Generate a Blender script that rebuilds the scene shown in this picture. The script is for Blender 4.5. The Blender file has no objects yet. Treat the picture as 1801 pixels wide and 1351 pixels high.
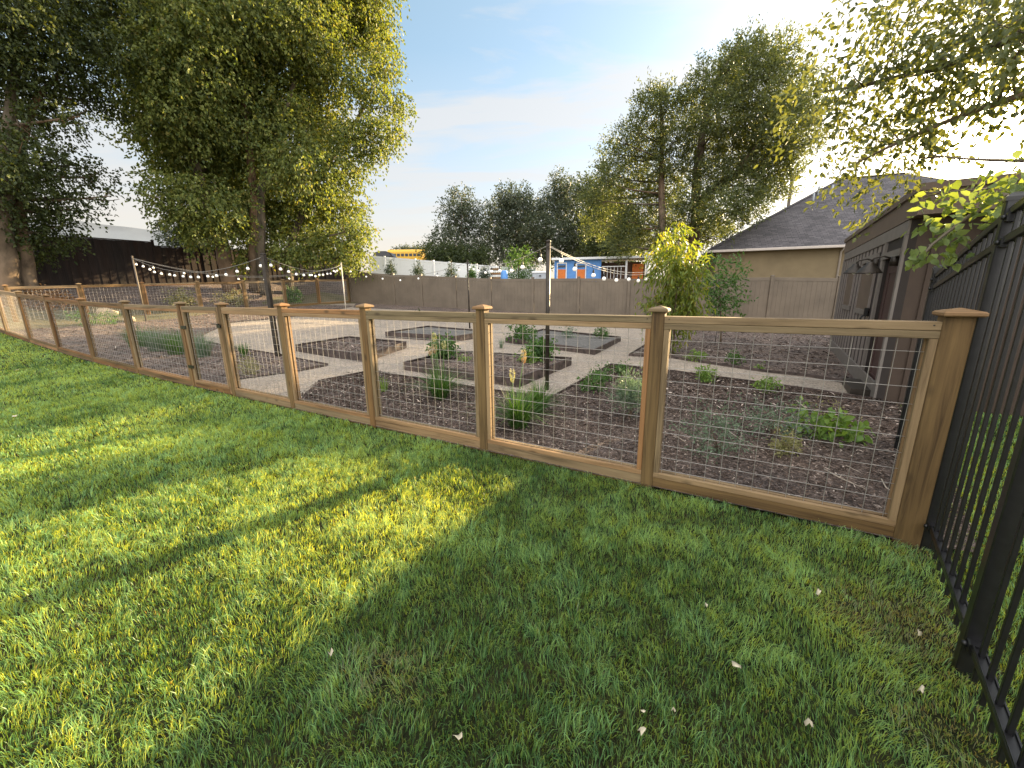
import bpy, math, random
import numpy as np
from mathutils import Vector, Matrix
R_ = math.radians
random.seed(7); rng = np.random.default_rng(11)
SC = bpy.context.scene
COL = SC.collection

# ------------------------------------------------------------------ camera, sky, sun, exposure
CAM_H, PITCH, ROLL, FPX, PW, PH = 1.5221, 0.2286, -0.0111, 700.0, 1801.0, 1351.0
_f = np.array([0, math.cos(PITCH), -math.sin(PITCH)]); _u0 = np.array([0, math.sin(PITCH), math.cos(PITCH)]); _r0 = np.array([1.0, 0, 0])
_r = math.cos(ROLL)*_r0 + math.sin(ROLL)*_u0
_u = -math.sin(ROLL)*_r0 + math.cos(ROLL)*_u0
cd = bpy.data.cameras.new('camera'); cam = bpy.data.objects.new('camera', cd); COL.objects.link(cam)
cd.sensor_fit = 'HORIZONTAL'; cd.sensor_width = 36.0; cd.lens = 36.0*FPX/PW
cd.clip_start = 0.05; cd.clip_end = 9000
cam.matrix_world = Matrix(((_r[0], _u[0], -_f[0], 0), (_r[1], _u[1], -_f[1], 0), (_r[2], _u[2], -_f[2], CAM_H), (0, 0, 0, 1)))
SC.camera = cam
SUN_AZ, SUN_EL = R_(48.0), R_(13.5)
SUN_DIR = Vector((math.sin(SUN_AZ)*math.cos(SUN_EL), math.cos(SUN_AZ)*math.cos(SUN_EL), math.sin(SUN_EL)))
sd = bpy.data.lights.new('sun', 'SUN'); sun = bpy.data.objects.new('sun', sd); COL.objects.link(sun)
sd.energy = 5.0; sd.angle = R_(0.5); sd.color = (1.0, 0.75, 0.42)
sun.rotation_euler = SUN_DIR.to_track_quat('Z', 'Y').to_euler()
SC.view_settings.view_transform = 'Standard'; SC.view_settings.look = 'None'
SC.view_settings.exposure = 2.40; SC.view_settings.gamma = 1.0

def nn(nt, typ, **kw):
    n = nt.nodes.new(typ)
    for k, v in kw.items():
        if k in n.inputs: n.inputs[k].default_value = v
        else: setattr(n, k, v)
    return n
def ramp(nt, pts):
    n = nt.nodes.new('ShaderNodeValToRGB'); cr = n.color_ramp
    while len(cr.elements) < len(pts): cr.elements.new(0.5)
    for e, (p, c) in zip(cr.elements, pts):
        e.position = p; e.color = (*c, 1) if len(c) == 3 else c
    return n
def mixc(nt, f, a, b, mode='MIX'):
    n = nt.nodes.new('ShaderNodeMix'); n.data_type = 'RGBA'; n.blend_type = mode
    for s, v in ((n.inputs[0], f), (n.inputs[6], a), (n.inputs[7], b)):
        if isinstance(v, bpy.types.NodeSocket): nt.links.new(v, s)
        elif isinstance(v, (int, float)): s.default_value = v
        else: s.default_value = (*v, 1)
    return n.outputs[2]
def math_(nt, op, a, b=None, c=None, clamp=False):
    n = nt.nodes.new('ShaderNodeMath'); n.operation = op; n.use_clamp = clamp
    for i, v in enumerate((a, b, c)):
        if v is None: continue
        if isinstance(v, bpy.types.NodeSocket): nt.links.new(v, n.inputs[i])
        else: n.inputs[i].default_value = v
    return n.outputs[0]

def build_world():
    w = bpy.data.worlds.new('World'); SC.world = w; w.use_nodes = True
    nt = w.node_tree; nt.nodes.clear(); L = nt.links.new
    out = nt.nodes.new('ShaderNodeOutputWorld'); bg = nt.nodes.new('ShaderNodeBackground')
    bg.inputs['Strength'].default_value = 0.11
    sky = nt.nodes.new('ShaderNodeTexSky'); sky.sky_type = 'NISHITA'; sky.sun_disc = False
    sky.sun_elevation = SUN_EL; sky.sun_rotation = SUN_AZ
    sky.air_density = 1.0; sky.dust_density = 2.2; sky.ozone_density = 1.6; sky.altitude = 1300
    tc = nt.nodes.new('ShaderNodeTexCoord')
    # thin cloud sheet: the view direction carried up to a flat layer
    sep = nt.nodes.new('ShaderNodeSeparateXYZ'); L(tc.outputs['Generated'], sep.inputs[0])
    zc = math_(nt, 'MAXIMUM', math_(nt, 'ADD', sep.outputs['Z'], 0.10), 0.03)
    cx = math_(nt, 'DIVIDE', sep.outputs['X'], zc); cy = math_(nt, 'DIVIDE', sep.outputs['Y'], zc)
    cmb = nt.nodes.new('ShaderNodeCombineXYZ'); L(cx, cmb.inputs[0]); L(cy, cmb.inputs[1])
    mp = nn(nt, 'ShaderNodeMapping'); L(cmb.outputs[0], mp.inputs[0])
    mp.inputs['Rotation'].default_value = (0, 0, R_(-40)); mp.inputs['Scale'].default_value = (0.6, 2.0, 1)
    mp.inputs['Location'].default_value = (0.35, 0.2, 0)
    n1 = nn(nt, 'ShaderNodeTexNoise', Scale=1.25, Detail=9.0, Roughness=0.58, Distortion=0.5); L(mp.outputs[0], n1.inputs['Vector'])
    n2 = nn(nt, 'ShaderNodeTexNoise', Scale=0.55, Detail=3.0); L(mp.outputs[0], n2.inputs['Vector'])
    dens = math_(nt, 'MULTIPLY', n1.outputs[0], math_(nt, 'ADD', n2.outputs[0], 0.5))
    cr = ramp(nt, [(0.42, (0, 0, 0)), (0.56, (1, 1, 1))]); L(dens, cr.inputs[0])
    up = ramp(nt, [(0.0, (0, 0, 0)), (0.30, (1, 1, 1))]); L(sep.outputs['Z'], up.inputs[0])
    m = math_(nt, 'MULTIPLY', math_(nt, 'MULTIPLY', cr.outputs[0], up.outputs[0]), 0.85)
    dot = nt.nodes.new('ShaderNodeVectorMath'); dot.operation = 'DOT_PRODUCT'
    L(tc.outputs['Generated'], dot.inputs[0]); dot.inputs[1].default_value = SUN_DIR
    d0 = math_(nt, 'MAXIMUM', dot.outputs['Value'], 0.0)
    # thin high veil that evens out the blue, thicker clouds, pale warm air low down, aureole round the sun
    c = mixc(nt, 0.72, sky.outputs[0], (0.60, 0.85, 0.92))
    c = mixc(nt, m, c, (1.40, 1.42, 1.44))
    low = ramp(nt, [(0.0, (1, 1, 1)), (0.16, (0.8,)*3), (0.45, (0, 0, 0))]); L(sep.outputs['Z'], low.inputs[0])
    warm = ramp(nt, [(0.0, (1.62, 1.28, 0.95)), (0.10, (1.72, 1.50, 1.26)), (0.3, (1.50, 1.55, 1.59))]); L(sep.outputs['Z'], warm.inputs[0])
    c = mixc(nt, math_(nt, 'MULTIPLY', low.outputs[0], 0.9), c, warm.outputs[0])
    # added fill light: unseen bright cloud bank put in the sky behind and overhead
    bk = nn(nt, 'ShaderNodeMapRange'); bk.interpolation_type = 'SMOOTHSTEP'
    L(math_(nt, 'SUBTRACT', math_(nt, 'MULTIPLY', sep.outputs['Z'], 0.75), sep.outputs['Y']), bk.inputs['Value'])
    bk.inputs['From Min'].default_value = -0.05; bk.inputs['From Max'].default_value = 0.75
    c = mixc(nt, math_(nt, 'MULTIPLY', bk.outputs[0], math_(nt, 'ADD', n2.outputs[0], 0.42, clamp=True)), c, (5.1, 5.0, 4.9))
    def addc(col, fac, rgb):
        v = nt.nodes.new('ShaderNodeVectorMath'); v.operation = 'SCALE'; v.inputs[0].default_value = rgb; L(fac, v.inputs['Scale'])
        a = nt.nodes.new('ShaderNodeVectorMath'); a.operation = 'ADD'; L(col, a.inputs[0]); L(v.outputs[0], a.inputs[1])
        return a.outputs[0]
    pw = lambda e, k: math_(nt, 'MULTIPLY', math_(nt, 'POWER', d0, e), k)
    c2 = addc(addc(addc(c, pw(5.0, 0.45), (1.0, 0.97, 0.92)), pw(30.0, 4.0), (1.0, 0.88, 0.66)), pw(400.0, 60.0), (1.0, 0.85, 0.55))
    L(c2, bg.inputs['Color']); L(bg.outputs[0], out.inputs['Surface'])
build_world()

# ------------------------------------------------------------------ terrain and sight lines
def sstep(a, b, x):
    t = np.clip((x-a)/(b-a), 0, 1); return t*t*(3-2*t)
def terr(x, y):
    x = np.asarray(x, float); y = np.asarray(y, float)
    p = -.84-.0281*x+.0656*y
    z = .12*np.log1p(np.exp(np.clip(p/.12, -40, 40)))
    z = np.minimum(z, 4+0*z)
    d = (x+15.5)*(-.833)+(y-14.7)*.554
    z = z + 1.0*sstep(0.4, 4.5, d)*sstep(-30, -8, -np.abs(x+15)-3)
    return z
def ray(px, py):
    d = _r*((px-PW/2)/FPX)+_u*((PH/2-py)/FPX)+_f
    return d/math.hypot(d[0], d[1])
def at(px, py, rad):
    d = ray(px, py); return np.array([d[0]*rad, d[1]*rad, CAM_H+d[2]*rad])
def gnd(px, py):
    d = ray(px, py); ts = np.linspace(.5, 90, 6000)
    v = CAM_H+d[2]*ts-terr(d[0]*ts, d[1]*ts); i = int(np.argmax(v < 0)); t = ts[i]
    return np.array([d[0]*t, d[1]*t, float(terr(d[0]*t, d[1]*t))])

# ------------------------------------------------------------------ object helpers
def tag(o, label=None, cat=None, group=None, kind=None):
    for k, v in (('label', label), ('category', cat), ('group', group), ('kind', kind)):
        if v: o[k] = v
    return o
def thing(name, loc, label, cat, group=None, rz=0.0):
    o = bpy.data.objects.new(name, None); COL.objects.link(o)
    o.location = loc; o.rotation_euler = (0, 0, rz); o.empty_display_size = .2
    return tag(o, label, cat, group)
def link(o, parent):
    COL.objects.link(o)
    if parent is not None:
        o.parent = parent
        bpy_m = Matrix.Identity(4); chain = []
        p = parent
        while p is not None: chain.append(p); p = p.parent
        for q in reversed(chain): bpy_m = bpy_m @ q.matrix_basis
        o.matrix_basis = bpy_m.inverted()        # mesh data stays in world coordinates
    return o
def copy_tree(o, parent=None):
    c = o.copy(); COL.objects.link(c)
    if parent is not None: c.parent = parent
    for ch in [x for x in COL.objects if x.parent == o]: copy_tree(ch, c)
    return c

class MB:
    """collects shapes (world coordinates) and links them as ONE mesh object; boards carry uv along their grain"""
    def __init__(s): s.v = []; s.f = []; s.uv = []; s.sm = []
    def quad(s, pts, uvs=None, smooth=False):
        b = len(s.v); s.v += [tuple(p) for p in pts]; s.f.append(tuple(range(b, b+len(pts))))
        s.uv += uvs if uvs else [(0, 0)]*len(pts); s.sm.append(smooth)
    def beam(s, a, b, w, h, up=(0, 0, 1), ch=0.0):
        """board from a to b, width w sideways, h along up"""
        a = Vector(a); b = Vector(b); t = (b-a); ln = t.length; t.normalize()
        up = Vector(up); sd_ = t.cross(up)
        if sd_.length < 1e-4: sd_ = t.cross(Vector((0, 1, 0)))
        sd_.normalize(); up = sd_.cross(t).normalized()
        ou, ov = random.random()*50, random.random()*50
        hw, hh = w/2, h/2
        if ch:
            prof = [(-hw+ch, -hh), (hw-ch, -hh), (hw, -hh+ch), (hw, hh-ch), (hw-ch, hh), (-hw+ch, hh), (-hw, hh-ch), (-hw, -hh+ch)]
        else: prof = [(-hw, -hh), (hw, -hh), (hw, hh), (-hw, hh)]
        n = len(prof); A = [a+sd_*x+up*y for x, y in prof]; B = [b+sd_*x+up*y for x, y in prof]
        acc = 0
        for i in range(n):
            j = (i+1) % n; e = (Vector(prof[j])-Vector(prof[i])).length
            s.quad((A[i], A[j], B[j], B[i]), [(ou, ov+acc), (ou, ov+acc+e), (ou+ln, ov+acc+e), (ou+ln, ov+acc)]); acc += e
        s.quad(A[::-1], [(ou+y*.2, ov+x) for x, y in prof[::-1]]); s.quad(B, [(ou+y*.2, ov+x) for x, y in prof])
    def box(s, c, size, rz=0.0, ch=0.0):
        """axis box, grain along its longest side"""
        c = Vector(c); ax = [Vector((math.cos(rz), math.sin(rz), 0)), Vector((-math.sin(rz), math.cos(rz), 0)), Vector((0, 0, 1))]
        k = max(range(3), key=lambda i: size[i]); o = [i for i in range(3) if i != k]
        up = o[1]; sdw = o[0]
        a = c-ax[k]*size[k]/2; b = c+ax[k]*size[k]/2
        s.beam(a, b, size[sdw], size[up], ax[up], ch)
    def tube(s, pts, rad, n=6, cap=True, smooth=True):
        pts = [Vector(p) for p in pts]
        if not hasattr(rad, '__len__'): rad = [rad]*len(pts)
        rings = []; prev = None; acc = 0; ou = random.random()*30
        for i, p in enumerate(pts):
            t = (pts[min(i+1, len(pts)-1)]-pts[max(i-1, 0)]).normalized()
            if prev is None:
                q = Vector((0, 0, 1)) if abs(t.z) < .9 else Vector((1, 0, 0)); x = t.cross(q).normalized()
            else: x = (prev-t*prev.dot(t)).normalized()
            prev = x; y = t.cross(x)
            if i: acc += (pts[i]-pts[i-1]).length
            rings.append(([p+(x*math.cos(2*math.pi*k/n)+y*math.sin(2*math.pi*k/n))*rad[i] for k in range(n)], acc))
        b = len(s.v)
        for r, _ in rings: s.v += [tuple(q) for q in r]
        for i in range(len(rings)-1):
            for k in range(n):
                k2 = (k+1) % n
                s.f.append((b+i*n+k, b+i*n+k2, b+(i+1)*n+k2, b+(i+1)*n+k)); s.sm.append(smooth)
                u0, u1 = ou+rings[i][1], ou+rings[i+1][1]
                s.uv += [(u0, k*.05), (u0, k*.05+.05), (u1, k*.05+.05), (u1, k*.05)]
        if cap:
            for ring, rev in ((0, True), (len(rings)-1, False)):
                idx = [b+ring*n+k for k in range(n)]
                s.f.append(tuple(idx[::-1] if rev else idx)); s.uv += [(0, 0)]*n; s.sm.append(False)
    def lathe(s, c, prof, n=16, smooth=True):
        c = Vector(c); b = len(s.v)
        for r, z in prof: s.v += [(c.x+r*math.cos(2*math.pi*k/n), c.y+r*math.sin(2*math.pi*k/n), c.z+z) for k in range(n)]
        for i in range(len(prof)-1):
            for k in range(n):
                k2 = (k+1) % n; s.f.append((b+i*n+k, b+i*n+k2, b+(i+1)*n+k2, b+(i+1)*n+k)); s.uv += [(0, 0)]*4; s.sm.append(smooth)
        s.f.append(tuple(b+k for k in range(n))[::-1]); s.uv += [(0, 0)]*n; s.sm.append(False)
        s.f.append(tuple(b+(len(prof)-1)*n+k for k in range(n))); s.uv += [(0, 0)]*n; s.sm.append(False)
    def prism(s, poly, z0, z1, smooth=False):
        """poly: list of (x,y) counter clockwise; z0/z1 numbers or functions"""
        f0 = z0 if callable(z0) else (lambda x, y: z0); f1 = z1 if callable(z1) else (lambda x, y: z1)
        A = [(x, y, f0(x, y)) for x, y in poly]; B = [(x, y, f1(x, y)) for x, y in poly]; n = len(poly)
        for i in range(n):
            j = (i+1) % n; s.quad((A[i], A[j], B[j], B[i]))
        s.quad(B); s.quad(A[::-1])
    def build(s, name, mat, parent=None):
        me = bpy.data.meshes.new(name); me.from_pydata(s.v, [], s.f); me.materials.append(mat)
        uvl = me.uv_layers.new(name='UVMap'); uvl.data.foreach_set('uv', np.array(s.uv, np.float32).ravel())
        me.polygons.foreach_set('use_smooth', np.array(s.sm, bool)); me.update()
        return link(bpy.data.objects.new(name, me), parent)

def np_mesh(name, V, F, mat, parent=None, attrs=None):
    """fast mesh: V (n,3), F (m,k)"""
    me = bpy.data.meshes.new(name); n, m, k = len(V), len(F), F.shape[1]
    me.vertices.add(n); me.vertices.foreach_set('co', np.ascontiguousarray(V, np.float32).ravel())
    me.loops.add(m*k); me.loops.foreach_set('vertex_index', np.ascontiguousarray(F, np.int32).ravel())
    me.polygons.add(m); me.polygons.foreach_set('loop_start', np.arange(0, m*k, k, dtype=np.int32))
    me.update(calc_edges=True)
    me.materials.append(mat)
    for an, av in (attrs or {}).items():
        a = me.attributes.new(an, 'FLOAT', 'POINT'); a.data.foreach_set('value', np.ascontiguousarray(av, np.float32))
    return link(bpy.data.objects.new(name, me), parent)
def unit(a): return a/np.maximum(np.linalg.norm(a, axis=-1, keepdims=True), 1e-9)
def leaves(name, P, D, N, Ln, Wd, mat, parent=None, near=False, tint=None, fold=.25, droop=.15):
    """leaf blades: base at P, along D, face normal near N"""
    n = len(P); D = unit(D); S = unit(np.cross(D, N)); N = np.cross(S, D)
    Ln = np.broadcast_to(Ln, n)[:, None]; Wd = np.broadcast_to(Wd, n)[:, None]
    if tint is None: tint = rng.random(n)
    if near:
        sec = ((.30, .85), (.68, .72)); rows = [P]
        for t, w in sec:
            c = P+D*Ln*t-N*Ln*droop*t*t
            rows += [c-S*Wd*.5*w+N*Wd*fold*w, c, c+S*Wd*.5*w+N*Wd*fold*w]
        rows.append(P+D*Ln-N*Ln*droop)
        V = np.stack(rows, 1).reshape(-1, 3); b = np.arange(n)[:, None]*8
        F = np.concatenate([b+np.array(q) for q in ((0, 2, 1), (0, 3, 2), (1, 2, 5), (1, 5, 4), (2, 3, 6), (2, 6, 5), (4, 5, 7), (5, 6, 7))])
        return np_mesh(name, V, F, mat, parent, {'tint': np.repeat(tint, 8)})
    mid = P+D*Ln*.45
    V = np.stack([P, mid+S*Wd*.5+N*Wd*fold, P+D*Ln-N*Ln*droop, mid-S*Wd*.5+N*Wd*fold], 1).reshape(-1, 3)
    b = np.arange(n)[:, None]*4
    F = np.concatenate([b+np.array([0, 1, 2]), b+np.array([0, 2, 3])])
    return np_mesh(name, V, F, mat, parent, {'tint': np.repeat(tint, 4)})
def rnd_dirs(n):
    return unit(rng.normal(size=(n, 3)))

# ------------------------------------------------------------------ materials
def mat(name, build):
    m = bpy.data.materials.new(name); m.use_nodes = True; nt = m.node_tree
    bs = nt.nodes['Principled BSDF']; build(nt, bs, nt.links.new); return m
def simple(name, col, rough=.6, metal=0.0, var=.12, scale=8.0, bump=0.0, bscale=60.0, spec=.4):
    def b(nt, bs, L):
        tc = nt.nodes.new('ShaderNodeTexCoord')
        n = nn(nt, 'ShaderNodeTexNoise', Scale=scale, Detail=6.0, Roughness=.6); L(tc.outputs['Object'], n.inputs['Vector'])
        lo = tuple(max(c*(1-var*2), 0) for c in col); hi = tuple(min(c*(1+var*2), 1) for c in col)
        r = ramp(nt, [(.3, lo), (.7, hi)]); L(n.outputs[0], r.inputs[0]); L(r.outputs[0], bs.inputs['Base Color'])
        bs.inputs['Roughness'].default_value = rough; bs.inputs['Metallic'].default_value = metal; bs.inputs['Specular IOR Level'].default_value = spec
        if bump:
            n2 = nn(nt, 'ShaderNodeTexNoise', Scale=bscale, Detail=4.0); L(tc.outputs['Object'], n2.inputs['Vector'])
            bp = nn(nt, 'ShaderNodeBump', Strength=bump, Distance=.01); L(n2.outputs[0], bp.inputs['Height']); L(bp.outputs[0], bs.inputs['Normal'])
    return mat(name, b)
def wood(name, dark, light, rough=.7, knots=True, bandy=1.0):
    def b(nt, bs, L):
        uv = nt.nodes.new('ShaderNodeUVMap')
        mp = nn(nt, 'ShaderNodeMapping'); mp.inputs['Scale'].default_value = (1.6, 34*bandy, 1); L(uv.outputs[0], mp.inputs[0])
        n = nn(nt, 'ShaderNodeTexNoise', Scale=1.0, Detail=7.0, Roughness=.62, Distortion=.6); L(mp.outputs[0], n.inputs['Vector'])
        mp2 = nn(nt, 'ShaderNodeMapping'); mp2.inputs['Scale'].default_value = (.8, 5, 1); L(uv.outputs[0], mp2.inputs[0])
        n2 = nn(nt, 'ShaderNodeTexNoise', Scale=1.0, Detail=3.0); L(mp2.outputs[0], n2.inputs['Vector'])
        r = ramp(nt, [(.38, tuple(c*.7 for c in dark)), (.5, tuple((a+c)/2 for a, c in zip(dark, light))), (.64, light)])
        L(math_(nt, 'ADD', math_(nt, 'MULTIPLY', n.outputs[0], .6), math_(nt, 'MULTIPLY', n2.outputs[0], .42)), r.inputs[0])
        col = r.outputs[0]
        mp4 = nn(nt, 'ShaderNodeMapping'); mp4.inputs['Scale'].default_value = (.06, .9, 1); L(uv.outputs[0], mp4.inputs[0])
        n4 = nn(nt, 'ShaderNodeTexNoise', Scale=1.0, Detail=1.0); L(mp4.outputs[0], n4.inputs['Vector'])
        hue = ramp(nt, [(.32, (.66, .72, .74)), (.48, (1, 1, 1)), (.66, (1.08, .80, .60))]); L(n4.outputs[0], hue.inputs[0])
        col = mixc(nt, 1.0, col, hue.outputs[0], 'MULTIPLY')
        if knots:
            v = nn(nt, 'ShaderNodeTexVoronoi', Scale=1.0); v.feature = 'F1'
            mp3 = nn(nt, 'ShaderNodeMapping'); mp3.inputs['Scale'].default_value = (3.2, 7.5, 1); L(uv.outputs[0], mp3.inputs[0]); L(mp3.outputs[0], v.inputs['Vector'])
            kr = ramp(nt, [(.07, (1, 1, 1)), (.19, (0, 0, 0))]); L(v.outputs['Distance'], kr.inputs[0])
            col = mixc(nt, math_(nt, 'MULTIPLY', kr.outputs[0], .7), col, tuple(c*.35 for c in dark))
        L(col, bs.inputs['Base Color']); bs.inputs['Roughness'].default_value = rough; bs.inputs['Specular IOR Level'].default_value = .3
        bp = nn(nt, 'ShaderNodeBump', Strength=.35, Distance=.003); L(n.outputs[0], bp.inputs['Height']); L(bp.outputs[0], bs.inputs['Normal'])
    return mat(name, b)
def leafmat(name, c0, c1, trans=.45, tcol=None, rough=.5, c2=None):
    """leaf: diffuse and translucent, hue from each leaf's own tint"""
    m = bpy.data.materials.new(name); m.use_nodes = True; nt = m.node_tree; L = nt.links.new; nt.nodes.clear()
    out = nt.nodes.new('ShaderNodeOutputMaterial'); at_ = nt.nodes.new('ShaderNodeAttribute'); at_.attribute_name = 'tint'
    pts = [(.0, c0), (1.0, c1)] if c2 is None else [(.0, c0), (.85, c1), (1.0, c2)]
    r = ramp(nt, pts); L(at_.outputs['Fac'], r.inputs[0])
    d = nn(nt, 'ShaderNodeBsdfPrincipled', Roughness=rough); d.inputs['Specular IOR Level'].default_value = .35; L(r.outputs[0], d.inputs['Base Color'])
    t = nt.nodes.new('ShaderNodeBsdfTranslucent')
    L(mixc(nt, 1.0, r.outputs[0], tcol or (1.9, 1.7, .7), 'MULTIPLY'), t.inputs['Color'])
    mx = nt.nodes.new('ShaderNodeMixShader'); mx.inputs[0].default_value = trans
    L(d.outputs[0], mx.inputs[1]); L(t.outputs[0], mx.inputs[2]); L(mx.outputs[0], out.inputs['Surface'])
    return m
M = {}
M['cedar'] = wood('cedar', (.080, .045, .0165), (.175, .108, .043))
M['cedar_pale'] = wood('cedar_pale', (.135, .089, .045), (.27, .190, .104))
M['wire'] = simple('galvanised_wire', (.34, .32, .30), .42, .6, .1)
M['iron'] = simple('black_powder_coat', (.0065, .0065, .0075), .36, 0, .2, 30, spec=.5)
M['vinyl_tan'] = simple('tan_vinyl', (.128, .101, .073), .5, 0, .10, 1.3)
M['brown_board'] = wood('brown_stained_board', (.011, .007, .006), (.026, .0175, .0145), .75, False)
M['shed_brown'] = simple('shed_brown_paint', (.050, .032, .022), .65, 0, .06, 5, .1, 80)
M['shed_gap'] = simple('shed_dark_siding', (.020, .0145, .0125), .7, 0, .06, 5)
M['shed_batten'] = simple('shed_grey_batten', (.175, .148, .135), .6, 0, .06, 6)
M['shed_trim'] = simple('shed_trim_paint', (.145, .128, .115), .6, 0, .06, 6)
M['shed_fascia'] = simple('shed_fascia_paint', (.108, .078, .058), .6, 0, .06, 4)
M['door_maroon'] = simple('maroon_door_paint', (.052, .026, .023), .6, 0, .1, 5)
M['dark_inside'] = simple('dark_inside', (.035, .018, .016), .8)
M['stucco'] = simple('tan_stucco', (.170, .130, .074), .85, 0, .06, 1.5, .25, 120)
M['gutter'] = simple('gutter_paint', (.42, .37, .33), .5, 0, .03)
M['steel_edge'] = simple('dark_steel_edging', (.060, .043, .037), .7, .0, .35, 9)
M['dark_metal'] = simple('dark_bronze_metal', (.035, .028, .022), .45, .4, .2)
M['pole_pale'] = simple('weathered_pole', (.085, .068, .052), .6, .0, .1)
M['cable'] = simple('cable', (.22, .21, .19), .6)
M['cable_pale'] = simple('pale_cable', (.55, .50, .42), .5)
M['white_vinyl'] = simple('white_vinyl', (.74, .76, .78), .5, 0, .02)
M['white_paint'] = simple('white_paint', (.75, .75, .76), .5, 0, .02)
M['blue_paint'] = simple('blue_paint', (.10, .27, .62), .6, 0, .05)
M['orange_paint'] = simple('orange_paint', (.62, .17, .03), .6, 0, .06)
M['yellow_paint'] = simple('bus_yellow', (.62, .36, .03), .4, 0, .03)
M['black_glass'] = simple('dark_glass', (.02, .02, .025), .1, 0, .1)
M['brown_paint'] = simple('brown_paint', (.10, .05, .03), .7)
M['grey_paint'] = simple('grey_paint', (.33, .36, .40), .6, 0, .08)
M['bark'] = wood('bark', (.055, .042, .032), (.19, .155, .115), .9, False, .25)
M['bark_pale'] = wood('pale_bark', (.055, .043, .030), (.18, .14, .098), .9, False, .3)
M['twig'] = simple('twig', (.12, .085, .055), .8)
M['stone'] = simple('boulder', (.42, .33, .22), .85, 0, .2, 5, .5, 12)
M['dry_stick'] = simple('dry_stick', (.42, .36, .29), .8)
M['petal'] = simple('petal', (.44, .39, .28), .7, 0, .2, 40)
M['socket'] = simple('black_socket', (.02, .02, .02), .5)

def b_bulb(nt, bs, L):
    bs.inputs['Base Color'].default_value = (.85, .83, .78, 1); bs.inputs['Roughness'].default_value = .15
    bs.inputs['Emission Color'].default_value = (1, .93, .80, 1); bs.inputs['Emission Strength'].default_value = .06
M['bulb'] = mat('lit_frosted_bulb', b_bulb)

def b_shingle(nt, bs, L):
    tc = nt.nodes.new('ShaderNodeUVMap')
    br = nn(nt, 'ShaderNodeTexBrick', Scale=1.0); br.inputs['Mortar Size'].default_value = .012
    br.inputs['Brick Width'].default_value = .32; br.inputs['Row Height'].default_value = .145; br.offset = .37
    L(tc.outputs[0], br.inputs['Vector'])
    br.inputs['Color1'].default_value = (.055, .051, .056, 1); br.inputs['Color2'].default_value = (.115, .105, .112, 1); br.inputs['Mortar'].default_value = (.028, .025, .03, 1)
    n = nn(nt, 'ShaderNodeTexNoise', Scale=.5, Detail=5.0); L(tc.outputs[0], n.inputs['Vector'])
    r = ramp(nt, [(.3, (.72,)*3), (.7, (1.15,)*3)]); L(n.outputs[0], r.inputs[0])
    L(mixc(nt, 1.0, br.outputs[0], r.outputs[0], 'MULTIPLY'), bs.inputs['Base Color']); bs.inputs['Roughness'].default_value = .9
    bp = nn(nt, 'ShaderNodeBump', Strength=.5, Distance=.01); L(br.outputs['Fac'], bp.inputs['Height']); bp.invert = True; L(bp.outputs[0], bs.inputs['Normal'])
M['shingle'] = mat('asphalt_shingles', b_shingle)

def b_mulch(nt, bs, L):
    tc = nt.nodes.new('ShaderNodeTexCoord')
    mp = nn(nt, 'ShaderNodeMapping'); mp.inputs['Scale'].default_value = (1, 1, .2); L(tc.outputs['Object'], mp.inputs[0])
    v = nn(nt, 'ShaderNodeTexVoronoi', Scale=38.0, Randomness=1.0); L(mp.outputs[0], v.inputs['Vector'])
    n = nn(nt, 'ShaderNodeTexNoise', Scale=24.0, Detail=8.0, Roughness=.75, Distortion=1.2); L(mp.outputs[0], n.inputs['Vector'])
    n2 = nn(nt, 'ShaderNodeTexNoise', Scale=1.3, Detail=3.0); L(mp.outputs[0], n2.inputs['Vector'])
    r = ramp(nt, [(.32, (.016, .011, .009)), (.47, (.072, .052, .043)), (.56, (.17, .128, .108)), (.66, (.40, .33, .29))]); L(n.outputs[0], r.inputs[0])
    hv = ramp(nt, [(0, (.65,)*3), (1, (1.25,)*3)]); L(v.outputs['Color'], hv.inputs[0])
    c = mixc(nt, 1.0, r.outputs[0], hv.outputs[0], 'MULTIPLY')
    sh = ramp(nt, [(.35, (.75, .75, .78)), (.65, (1.2, 1.15, 1.1))]); L(n2.outputs[0], sh.inputs[0])
    L(mixc(nt, 1.0, c, sh.outputs[0], 'MULTIPLY'), bs.inputs['Base Color']); bs.inputs['Roughness'].default_value = .95
    bp = nn(nt, 'ShaderNodeBump', Strength=.9, Distance=.03); L(math_(nt, 'ADD', n.outputs[0], math_(nt, 'MULTIPLY', v.outputs['Distance'], .6)), bp.inputs['Height']); L(bp.outputs[0], bs.inputs['Normal'])
M['mulch'] = mat('bark_mulch', b_mulch)
def b_soil(nt, bs, L):
    tc = nt.nodes.new('ShaderNodeTexCoord')
    n = nn(nt, 'ShaderNodeTexNoise', Scale=18.0, Detail=8.0, Roughness=.7); L(tc.outputs['Object'], n.inputs['Vector'])
    r = ramp(nt, [(.3, (.05, .048, .045)), (.6, (.125, .118, .11)), (.75, (.21, .195, .18))]); L(n.outputs[0], r.inputs[0])
    L(r.outputs[0], bs.inputs['Base Color']); bs.inputs['Roughness'].default_value = .95
    bp = nn(nt, 'ShaderNodeBump', Strength=.8, Distance=.02); L(n.outputs[0], bp.inputs['Height']); L(bp.outputs[0], bs.inputs['Normal'])
M['soil'] = mat('garden_soil', b_soil)
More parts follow.
